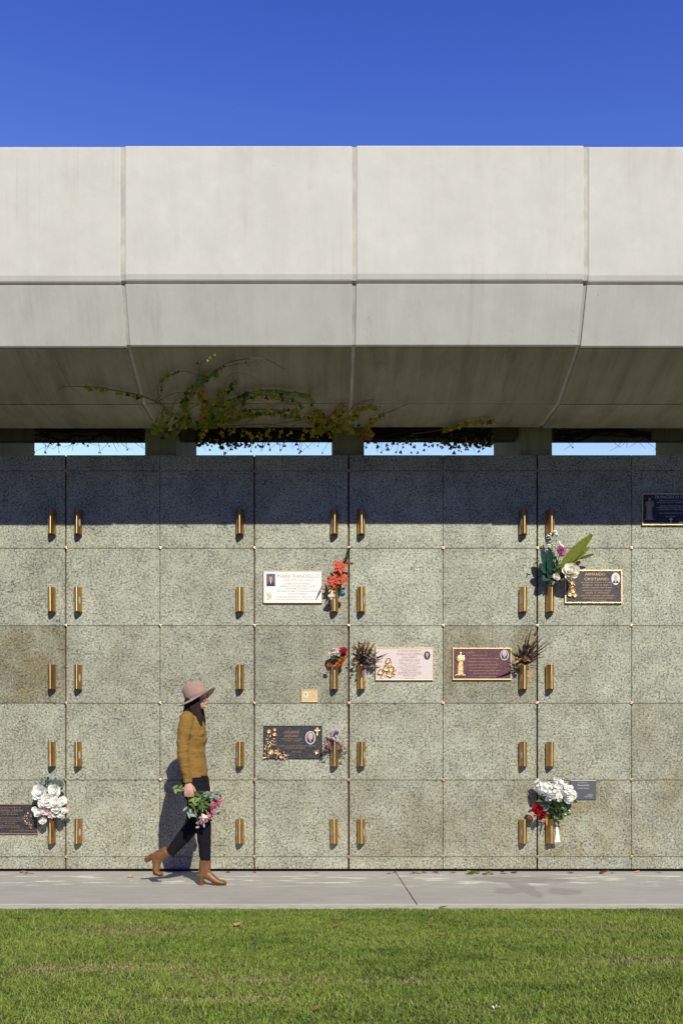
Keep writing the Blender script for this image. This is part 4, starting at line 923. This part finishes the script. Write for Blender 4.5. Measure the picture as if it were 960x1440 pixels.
# hem and cuff ribs
mb = MB(); mb.loft([(W(269.3, 1099.3, -.2), .0375, .0365), (W(269, 1094.5, -.201), .0385, .0375)], 24); build('cuff', mb, MAT['sweater'], jo); mb = MB(); mb.loft([(W(284.4, 1099.3, .2), .0375, .0365), (W(284, 1094.5, .201), .0385, .0375)], 24)
build('cuff', mb, MAT['sweater'], jo)
mb = MB(); mb.loft(PELV, 26); mb.loft(LEG_R, 18); mb.loft(LEG_L, 18)
tr = fused(mb, .006, 5)
displace(tr, lambda q: mnoise.noise(Vector((q.x * 10, q.y * 8, q.z * 20))) * .005)
tr.materials.append(MAT['jeans']); tr.shade_smooth(); tr.name = 'trousers'; link('trousers', tr, wm)
def boot(org, ang, lat, toe_bend=0):
    ca, sa = math.cos(ang), math.sin(ang)
    def L(u, v):
        if toe_bend and u > .165:
            t = toe_bend; du = u - .165; u, v = .165 + du * math.cos(t) - (v - .012) * math.sin(t), .012 + du * math.sin(t) + (v - .012) * math.cos(t)
        return org + Vector((u * ca - v * sa, lat, u * sa + v * ca))
    mb = MB()
    mb.loft([(L(.058, .212), .050, .046), (L(.056, .17), .049, .045), (L(.050, .125), .052, .042), (L(.056, .098), .050, .038)], 18)
    mb.loft([(L(.012, .098), .036, .030), (L(.035, .094), .040, .034), (L(.075, .090), .043, .036), (L(.110, .064), .036, .036), (L(.145, .040), .030, .040), (L(.180, .026), .023, .042), (L(.215, .022), .019, .036), (L(.238, .018), .012, .022)], 18)
    b_ = fused_part('boot', mb, MAT['boot'], wm, .005, 3)
    mb = MB(); mb.loft([(L(.026, .082), .028, .030), (L(.025, .05), .023, .026), (L(.024, .002), .021, .024)], 14); build('heel', mb, MAT['heel'], b_)
    mb = MB(); mb.loft([(L(.046, .070), .006, .026), (L(.085, .052), .005, .026), (L(.125, .018), .005, .034), (L(.165, .005), .005, .040), (L(.205, .0045), .0045, .036), (L(.236, .006), .004, .022)], 14); build('sole', mb, MAT['heel'], b_)
    mb = MB(); mb.tube([L(.066, .206) + Vector((0, -.046, 0)), L(.062, .15) + Vector((0, -.0435, 0)), L(.066, .10) + Vector((0, -.037, 0))], .0022, 5); build('zip', mb, MAT['heel'], b_)
boot(W(280.8, 1243), 0, -.075)
boot(W(199.5, 1208.5), R(-58), .075, R(48))
# felt hat
def hat():
    c = W(278, 981); rot = Matrix.Rotation(R(-20), 3, 'Y')
    def tp(x, y, z): return c + rot @ Vector((x, y, z))
    n = 40; rings = []
    # crown with a soft dent, then brim with a drooping back
    prof_ = [(0, .138), (.030, .140), (.055, .142), (.076, .136), (.093, .116), (.102, .075), (.102, .03), (.104, .004), (.118, -.001), (.14, .0), (.163, .002), (.168, .000), (.163, -.004), (.14, -.006), (.118, -.007), (.10, -.004)]
    for k_, (rr, z) in enumerate(prof_):
        ring = []
        for i in range(n):
            a = 2*math.pi*i/n; x, y = rr * math.cos(a), rr * math.sin(a) * .94
            zz = z
            if k_ <= 6: zz -= .018 * math.exp(-(y/.03)**2) * (z/.142) * (1 if rr < .09 else .3); x -= .008 * z / .11
            if k_ >= 8:
                q_ = (rr - .104) / .064; zz += q_ * (.020 * math.cos(2 * a + .3) - .030 * max(0, -math.cos(a)) + .012 * max(0, math.cos(a)))
            ring.append(tp(x, y, zz))
        rings.append(ring)
    mb = MB(); vs = [v for r_ in rings for v in r_]; m = len(rings)
    fs = [(i*n+k, (i+1)*n+k, (i+1)*n+(k+1) % n, i*n+(k+1) % n) for i in range(m-1) for k in range(n)]
    mb.add(vs, fs); o = build('hat', mb, MAT['hat'], wm, angle=80)
    mb = MB(); vs = []
    for z, rr in ((.006, .1065), (.024, .1055)): vs += [tp(rr * math.cos(2*math.pi*k/n) - .008*z/.11, rr * .94 * math.sin(2*math.pi*k/n), z) for k in range(n)]
    mb.add(vs, [(k, (k+1) % n, n+(k+1) % n, n+k) for k in range(n)]); build('hat_band', mb, MAT['hatband'], o)
hat()
# bouquet in her hand
hb = W(271, 1114, -.178); bq = thing('flower_bouquet', hb, 'pink tulip and grey leaf bouquet held head down by the walking person', 'bouquet')
ax = (W(300, 1136, -.18) - hb).normalized(); stm = MB(); fol = {}
heads = [(303, 1131, -.25, 'pink'), (309, 1126, -.20, 'pink'), (292, 1146, -.24, 'blush'), (298, 1143, -.19, 'pink'), (288, 1150, -.2, 'pink')]
for x, y, l, c_ in heads:
    c = W(x, y, l); d = (c - hb).normalized(); mb = MB(); a = d.orthogonal().normalized(); e = d.cross(a)
    for k in range(13):
        t = 2*math.pi*k/13*2.4; o_ = a*math.cos(t) + e*math.sin(t); op = .25 + .04 * k
        mb.petal(c - d * .03, d + o_ * op, -o_, .075 + .01 * rng.random(), .017, -.25, .4, 0, 5, 2, .4)
    build('tulip', mb, F[c_], bq, angle=70); stm.tube([hb - ax * .07 + Vector((rng.uniform(-.01, .01), rng.uniform(-.008, .008), rng.uniform(-.01, .01))), hb, hb.lerp(c, .5), c - d * .02], .003, 5)
def fsc(col, cx, cy, rx, ry, n, L_, w, lat=-.2):
    mb = fol.setdefault(col, MB())
    for _ in range(n):
        c = W(cx + rng.gauss(0, rx * .5), cy + rng.gauss(0, ry * .5), lat + rng.uniform(-.06, .05)); t = rng.uniform(-1.6, .8)
        mb.leaf(c, (math.cos(t), rng.uniform(-.5, .4), math.sin(t)), (rng.uniform(-.5, .5), -1, rng.uniform(0, .9)), L_ * rng.uniform(.7, 1.3), w, rng.uniform(-.3, .6), .3)
fsc('green', 285, 1126, 14, 10, 44, .07, .013); fsc('palegreen', 284, 1128, 13, 10, 24, .065, .012, -.22); fsc('sage', 296, 1116, 12, 5, 24, .05, .012); fsc('sage', 271, 1141, 8, 6, 12, .045, .012); fsc('sage', 284, 1153, 6, 10, 10, .04, .01)
fsc('sage', 307, 1142, 3, 3, 4, .04, .012); fsc('darkgreen', 282, 1132, 12, 12, 26, .06, .012, -.15); fsc('grey', 305, 1115, 9, 4, 14, .045, .009); fsc('palegreen', 254, 1108.5, 5, 3, 7, .06, .014, -.18)
for x, y in ((304, 1113), (312, 1116), (270, 1143), (285, 1160), (248, 1112), (308, 1143), (296, 1112), (252, 1106)):
    stm.tube([hb, hb.lerp(W(x, y, -.2), .5) + Vector((0, -.01, .008)), W(x, y, -.2)], .0018, 4)
build('stems', stm, F['stem'], bq)
for c_, mb in fol.items(): build('foliage', mb, F[c_], bq, angle=70)

# ---------------------------------------------------------------- creepers on the canopy
SY = [s_[1] for s_ in soffit_fn]; SR = [s_[0] for s_ in soffit_fn]
def on_soffit(x, y, off=.03):
    r = float(np.interp(y, SY, SR)); v = P(x, y, r)
    Z = np.interp(r, SR, [s_[2] for s_ in soffit_fn]) * S; v.z = Z - off; return v
def spline(pts, per=7):
    out = []
    for i in range(len(pts) - 1):
        p0, p1, p2, p3 = pts[max(0, i-1)], pts[i], pts[i+1], pts[min(len(pts)-1, i+2)]
        for k in range(per):
            t = k / per; out.append(.5*((2*p1) + (p2-p0)*t + (2*p0-5*p1+4*p2-p3)*t*t + (3*p1-p0-3*p2+p3)*t**3))
    out.append(pts[-1]); return out
def ivy(mb, c, size, mi=0):
    t = rng.uniform(0, 6.28); d = Vector((math.cos(t), rng.uniform(-.3, .3), -.7 + math.sin(t) * .6)); nor = Vector((rng.uniform(-.7, .7), -1, rng.uniform(-1.1, .2)))
    d.normalize(); nor = (nor - d * nor.dot(d)).normalized(); sd = d.cross(nor); s = size * .82
    out = [(0, 0), (.42, -.10), (.62, .25), (.33, .38), (.30, .72), (0, 1.05), (-.30, .72), (-.33, .38), (-.62, .25), (-.42, -.10)]
    cv = rng.uniform(-.25, .35)
    vs = [c + d * .35 * s] + [c + sd * a * s + d * b_ * s + nor * (cv * a * a * s) for a, b_ in out]
    mb.add(vs, [(0, 1 + k, 1 + (k + 1) % 10) for k in range(10)], mi)
VM = [F['vgreen'], F['vyellow'], F['vorange'], F['vdark'], F['vred']]
class Vine:
    def __init__(s, at, label): s.t = thing('climbing_vine', at, label, 'vine', 'creepers on the canopy'); s.st = MB(); s.lf = MB()
    def run(s, pts, leaf=None, r=.005, off=.03, mix=(1, 0, 0, 0, 0), step=.028, size=.042, rng_=(0, 1), per=1, spread=.02, spatial=None):
        q = spline([on_soffit(x, y, off + .012 * rng.random()) if spatial is None else spatial(x, y) for x, y in pts])
        n = len(q); s.st.tube(q, [r * (1 - .75 * i / n) for i in range(n)], 5)
        if leaf:
            for i in range(n - 1):
                u = i / n
                if not rng_[0] <= u <= rng_[1]: continue
                L_ = (q[i+1] - q[i]).length
                for k in range(max(1, round(L_ / step * per * 1.15)) if rng.random() < min(1, L_ / step * per * 1.15) or L_ > step else 0):
                    p_ = q[i].lerp(q[i+1], rng.random()) + Vector((rng.uniform(-1, 1), rng.uniform(-1.2, .2), rng.uniform(-1, .3))) * spread
                    ivy(s.lf, p_, size * rng.uniform(.6, 1.2), rng.choices(range(5), mix)[0])
    def clump(s, x, y, rx, ry, n, mix, size=.05, off=.06, fn=None):
        for _ in range(n):
            a, b_ = x + rng.gauss(0, rx * .5), y + rng.gauss(0, ry * .5)
            p_ = fn(a, b_) if fn else on_soffit(a, min(b_, 606), off + rng.uniform(-.03, .03)); ivy(s.lf, p_, size * rng.uniform(.6, 1.2), rng.choices(range(5), mix)[0])
    def done(s):
        build('stems', s.st, MAT['vinestem'], s.t); build('leaves', s.lf, VM, s.t, smooth=False)
g1, gy, yl, og = (9, 1.5, .1, 2, 0), (7, 3, .3, 2, 0), (2, 6, 1, 1, 0), (0, 3, 6, 0, .5)
v = Vine(on_soffit(240, 598), 'large green creeper fanning over the soffit from the left column')
v.run([(241, 577), (226, 563), (197, 549), (168, 542), (140, 537), (109, 536), (87, 538), (80, 547)], 1, .006, mix=g1, rng_=(.25, .62), per=.7)
v.run([(241, 580), (227, 563), (222, 542), (226, 529), (236, 516)], 1, .006, mix=gy, per=.8, size=.035)
v.run([(224, 556), (247, 546), (278, 546)], None, .004)
v.run([(264, 590), (262, 576), (260, 558), (267, 540), (283, 527), (301, 516), (322, 503), (356, 497), (377, 499), (392, 506), (400, 512)], 1, .007, mix=g1, rng_=(0, .5), per=2.2, size=.046)
v.run([(262, 560), (285, 530), (310, 512), (330, 506), (350, 503), (370, 500)], 1, .004, mix=(1, 1, 0, 3, 0), per=.5, size=.025)
v.run([(228, 545), (231, 527), (257, 514), (280, 519), (300, 521)], 1, .004, mix=(1, 1, 0, 4, 0), per=.4, size=.025)
v.run([(281, 525), (282, 506), (306, 490)], 1, .004, mix=(2, 1, 0, 2, 0), per=.5, size=.025)
v.run([(289, 590), (288, 566), (283, 548), (282, 540)], 1, .005, mix=og, per=2.6, size=.048)
v.run([(293, 590), (293, 581), (301, 563), (309, 550), (325, 535), (331, 531)], 1, .006, mix=g1, per=2.2, size=.045)
v.run([(280, 592), (314, 561), (330, 554), (351, 544), (382, 542), (408, 544), (429, 546), (439, 555), (442, 562)], 1, .006, mix=g1, per=1.6, size=.044)
v.run([(290, 594), (330, 566), (361, 549), (392, 551), (416, 558), (426, 566)], 1, .005, mix=gy, per=1.0, size=.045)
v.run([(285, 596), (330, 583), (364, 574), (392, 576), (421, 580), (447, 583)], 1, .006, mix=gy, per=2.2, size=.045)
v.run([(285, 594), (330, 574), (364, 570), (400, 571), (420, 569)], 1, .005, mix=g1, per=1.5, size=.042)
v.run([(300, 596), (340, 592), (380, 590), (420, 597), (450, 598)], None, .005)
v.run([(312, 564), (316, 545), (318, 525), (330, 517), (350, 519), (366, 530)], None, .003)
v.run([(336, 571), (360, 555), (385, 566), (400, 585)], None, .003); v.run([(380, 548), (398, 560), (412, 577)], None, .003)
v.run([(410, 595), (425, 588), (450, 594)], None, .004)
for k in range(10):
    x = rng.uniform(215, 330); v.run([(x, 596), (x + rng.uniform(-25, 25), 575), (x + rng.uniform(-45, 60), rng.uniform(545, 565))], None, .003)
v.clump(236, 584, 30, 18, 44, g1, .042); v.clump(268, 590, 40, 11, 26, gy, .042); v.clump(232, 597, 26, 8, 12, gy, .04); v.clump(345, 597, 80, 6, 30, yl, .042); v.clump(318, 572, 30, 12, 12, g1, .042); v.clump(340, 603, 90, 5, 16, yl, .045)
for pts in ([(250, 590), (268, 570), (280, 562), (292, 566)], [(270, 590), (300, 578), (325, 576), (340, 584)], [(300, 590), (322, 575), (340, 556), (352, 550)], [(345, 590), (380, 570), (395, 560), (430, 568)], [(370, 596), (400, 588), (440, 586), (470, 592)], [(238, 585), (246, 560), (256, 552), (275, 556)], [(395, 553), (410, 566), (418, 580), (440, 592)], [(335, 548), (352, 566), (366, 578)]): v.run(pts, None, .0035)
v.run([(80, 499), (90, 520), (100, 535), (120, 552)], None, .0025); v.run([(180, 545), (200, 570), (205, 598)], None, .002)
v.done()
v = Vine(on_soffit(478, 600), 'yellowing creeper shoots rising above the middle column')
v.run([(455, 598), (468, 584), (478, 571), (486, 566)], 1, .006, mix=yl, per=2.4, size=.05); v.run([(465, 598), (491, 584), (502, 571), (517, 565), (530, 565), (536, 568)], 1, .006, mix=yl, per=1.7, rng_=(0, .75), size=.046); v.run([(489, 576), (502, 561), (523, 554)], None, .004)
v.run([(470, 570), (478, 563), (490, 566), (500, 574)], None, .003); v.run([(440, 583), (448, 576), (455, 590)], 1, .005, mix=yl, per=2.5, size=.055)
v.run([(452, 598), (446, 585), (442, 572)], 1, .005, mix=yl, per=2.2); v.run([(513, 604), (517, 592), (533, 579), (556, 569), (575, 561)], 1, .006, mix=yl, per=1.3, rng_=(0, .55)); v.clump(453, 596, 18, 8, 34, yl); v.clump(514, 601, 10, 7, 22, og); v.clump(490, 592, 24, 8, 16, yl)
v.done()
v = Vine(on_soffit(600, 604), 'thin arching yellow creeper shoot right of the middle column')
v.run([(580, 604), (606, 602), (632, 596), (658, 589), (687, 586), (705, 590)], 1, .005, mix=yl, per=1.8, rng_=(.3, .85), size=.045)
v.done()
# dry growth hanging from the valley edge into the gaps
def valley(x, y, Yd=.15): return PY(x, y, Yd)
def hang(label, x0, x1, n, lo, mix, at, drop=8, twigs=14, dense=None):
    v = Vine(valley(at, 616), label)
    for q_ in range(15 if n > 70 else 7):
        ys_ = [rng.uniform(600, 621) for _ in range(5)]; v.st.tube(spline([valley(x0 + (x1 - x0) * k / 4, ys_[k], .08 + .14 * rng.random()) for k in range(5)]), rng.uniform(.005, .015), 5)
    for k in range(n):
        x = rng.uniform(x0, x1) if dense is None or rng.random() < .3 else rng.gauss(dense[0], dense[1]); y = rng.uniform(606, 618) + abs(rng.gauss(0, drop * .75)); ivy(v.lf, valley(min(max(x, x0), x1), min(y, 636), .15 + rng.uniform(-.06, .06)), rng.uniform(.022, .045), rng.choices(range(5), mix)[0])
    for k in range(int(twigs * 1.6)):
        x = rng.uniform(x0, x1); dx = rng.gauss(0, 13); e = rng.uniform(626, 637)
        v.st.tube(spline([valley(x, 618), valley(x + dx * .4, (618 + e) / 2 + rng.uniform(-2, 2)), valley(x + dx, e)], 5), [.003 - .00016 * i for i in range(11)], 4)
        if rng.random() < .3: ivy(v.lf, valley(x + dx, e), rng.uniform(.015, .03), 3)
    build('stems', v.st, MAT['vinedark'], v.t); build('leaves', v.lf, VM, v.t, smooth=False)
hang('bare twigs hanging in the first gap left of the left column', 50, 200, 60, 0, (0, 0, 0, 5, 1), 120, 6, 16)
hang('ragged dark leaves hanging in the gap between left and middle columns', 276, 466, 230, 0, (1, 0, 0, 5, 1), 370, 9, 22, (315, 26))
hang('thick brown leaf fringe hanging in the gap right of the middle column', 514, 690, 300, 0, (1, 1.5, 1, 4, 1.5), 600, 11, 10, (655, 26))
hang('few loose twigs hanging in the last gap at the right', 778, 915, 10, 0, (0, 0, 0, 5, 1), 850, 4, 6)

# ---------------------------------------------------------------- fallen leaves
def fallen(pt, size, mat, label, group, lift=.003):
    mb = MB(); a = rng.uniform(0, 6.28); d = Vector((math.cos(a), math.sin(a), rng.uniform(-.05, .1)))
    pt = pt + Vector((0, 0, lift)); size *= 1.25; mb.petal(pt, d, (0, 0, 1), size, size * .36, rng.uniform(.1, .5), rng.uniform(.2, .6), 0, 5, 2, .4)
    me = mb.mesh('fallen_leaf', MAT[mat], True, 70); me.transform(Matrix.Translation(-pt)); o = bpy.data.objects.new('fallen_leaf', me); C.objects.link(o); o.location = pt
    tag(o, label, 'leaf', group)
g_ = 'dry leaves along the foot of the wall'
for x, y, s_, m in ((28, 1228, .05, 0), (38, 1229, .05, 0), (48, 1228.5, .05, 1), (278, 1228, .06, 0), (276, 1229, .04, 1), (322, 1228, .05, 0), (545, 1228, .05, 0), (556, 1227.5, .05, 1), (583, 1228, .06, 0), (592, 1229, .05, 1), (600, 1228, .06, 0), (616, 1228, .05, 0), (640, 1227.5, .06, 1), (688, 1227.5, .05, 0), (706, 1227.5, .05, 0), (718, 1227.5, .06, 0), (806, 1228, .05, 0), (858, 1228, .04, 1), (893, 1228, .05, 1), (712, 1228.5, .05, 1), (360, 1228, .04, 0), (448, 1228, .04, 1), (930, 1228, .04, 0)):
    fallen(G(x, y), s_, 'deadleaf' if m == 0 else 'paleleaf', 'small dry brown leaf lying along the foot of the granite wall' if m == 0 else 'small dry tan leaf lying along the foot of the granite wall', g_)
for x, y, s_ in ((656, 1229.5, .08), (664, 1230, .07), (672, 1229, .08), (678, 1230, .06), (690, 1229, .07)): fallen(G(x, y), s_, 'greenleaf', 'fallen yellow green leaf on the path in the cluster by the wall', 'green leaves on the path')
fallen(G(183, 1234.5), .07, 'paleleaf', 'tan leaf on the path left of the walking person', None)
fallen(G(842, 1229), .085, 'deadleaf', 'larger brown leaf on the path near its right end', None)
fallen(G(617, 1277), .05, 'drydark' if 'drydark' in MAT else 'deadleaf', 'dark brown leaf on the front edge of the path', None)
for x, y, s_, m, lb in ((24, 1297, .07, 0, 'brown leaf on the lawn at its far left corner'), (330, 1306, .09, 1, 'pale tan leaf on the lawn below the person'), (468, 1308, .06, 0, 'red brown leaf on the lawn below the middle of the wall'), (57, 1348, .06, 0, 'brown leaf on the left lawn beside a worn patch'), (348, 1419, .09, 1, 'large tan leaf on the lawn near the bottom centre'),
                        (442, 1428, .06, 0, 'small red brown leaf lowest on the lawn'), (553, 1289, .05, 0, 'small brown leaf in the grass below the path joint'), (611, 1307, .06, 0, 'orange brown leaf on the lawn right of centre'), (623, 1320, .05, 0, 'smaller brown leaf just below the orange brown leaf'), (772, 1336, .05, 1, 'pale leaf on the lawn below the crypt with white blooms')):
    p_ = G(x, y); fallen(Vector((p_.x, p_.y + .05, .006)), s_ * (.62 if y < 1330 else .42), 'deadleaf' if m == 0 else 'paleleaf', lb, 'leaves on the lawn')
p_ = G(703, 1420); mb = MB()
for k in range(7): mb.petal(p_ + Vector((rng.uniform(-.03, .03), rng.uniform(-.02, .02), .005)), (rng.uniform(-1, 1), rng.uniform(-1, 1), .5), (0, 0, 1), .014, .005, .5, .4)
tag(root_mesh('feather', mb, MAT['scrap'], p_), 'scrap of white feather lying in the grass near the bottom', 'feather')

lawn()
# ---------------------------------------------------------------- light, sky, camera
TOSUN = Vector((.3226, -1, .768)).normalized()
elev = math.asin(TOSUN.z); az = math.atan2(TOSUN.x, TOSUN.y)
sun = bpy.data.lights.new('sun', 'SUN'); sun.energy = 4.7; sun.angle = R(.53); sun.color = (1, .96, .77)
so = bpy.data.objects.new('sun', sun); C.objects.link(so); so.rotation_euler = TOSUN.to_track_quat('Z', 'Y').to_euler(); so.location = (3, -10, 9)
w = bpy.data.worlds.new('World'); SC.world = w; w.use_nodes = True; nt = w.node_tree
sky = nt.nodes.new('ShaderNodeTexSky'); sky.sky_type = 'NISHITA'; sky.sun_disc = False; sky.sun_elevation = elev; sky.sun_rotation = az
sky.air_density = 1.0; sky.dust_density = .1; sky.ozone_density = 3.0; sky.altitude = 200
# deep polarised blue: a power curve per channel on the Nishita sky
def sm(op, a, b):
    x = nt.nodes.new('ShaderNodeMath'); x.operation = op
    for k, v in ((0, a), (1, b)):
        if isinstance(v, (int, float)): x.inputs[k].default_value = v
        else: nt.links.new(v, x.inputs[k])
    return x.outputs[0]
sep = nt.nodes.new('ShaderNodeSeparateColor'); nt.links.new(sky.outputs[0], sep.inputs[0])
tcw = nt.nodes.new('ShaderNodeTexCoord'); sx = nt.nodes.new('ShaderNodeSeparateXYZ'); nt.links.new(tcw.outputs['Generated'], sx.inputs[0])
mr = nt.nodes.new('ShaderNodeMapRange'); nt.links.new(sx.outputs[1], mr.inputs[0])
mr.inputs[1].default_value = -.05; mr.inputs[2].default_value = .62; mr.inputs[3].default_value = 0; mr.inputs[4].default_value = 1
cmb = nt.nodes.new('ShaderNodeCombineColor')
for k, (pw, kk) in enumerate(((2.73, 67), (2.34, 14), (1.3, 3.2))):
    v = sm('MULTIPLY', sm('MINIMUM', sm('MULTIPLY', sm('POWER', sm('MULTIPLY', sep.outputs[k], .1), pw), kk), 1.05), 10)
    lo = (.02, .07, .37)[k]; nt.links.new(sm('MULTIPLY', v, sm('ADD', sm('MULTIPLY', mr.outputs[0], 1 - lo), lo)), cmb.inputs[k])  # sunward sky dimmed and blued, a made-up gradient that deepens the wall's shade
nt.links.new(cmb.outputs[0], nt.nodes['Background'].inputs['Color'])
nt.nodes['Background'].inputs['Strength'].default_value = .1
cam = bpy.data.cameras.new('camera'); co = bpy.data.objects.new('camera', cam); C.objects.link(co); SC.camera = co
co.location = (0, -D, HC); co.rotation_euler = (R(90), 0, 0)
cam.sensor_fit = 'VERTICAL'; cam.sensor_height = 36; cam.sensor_width = 24; cam.lens = (D / S) / 1440 * 36
cam.shift_x = (480 - XC) / 1440; cam.shift_y = (HY - 720) / 1440; cam.clip_end = 3000
SC.view_settings.view_transform = 'Standard'; SC.view_settings.look = 'None'; SC.view_settings.exposure = 0; SC.view_settings.gamma = 1
SC.view_settings.use_curve_mapping = False
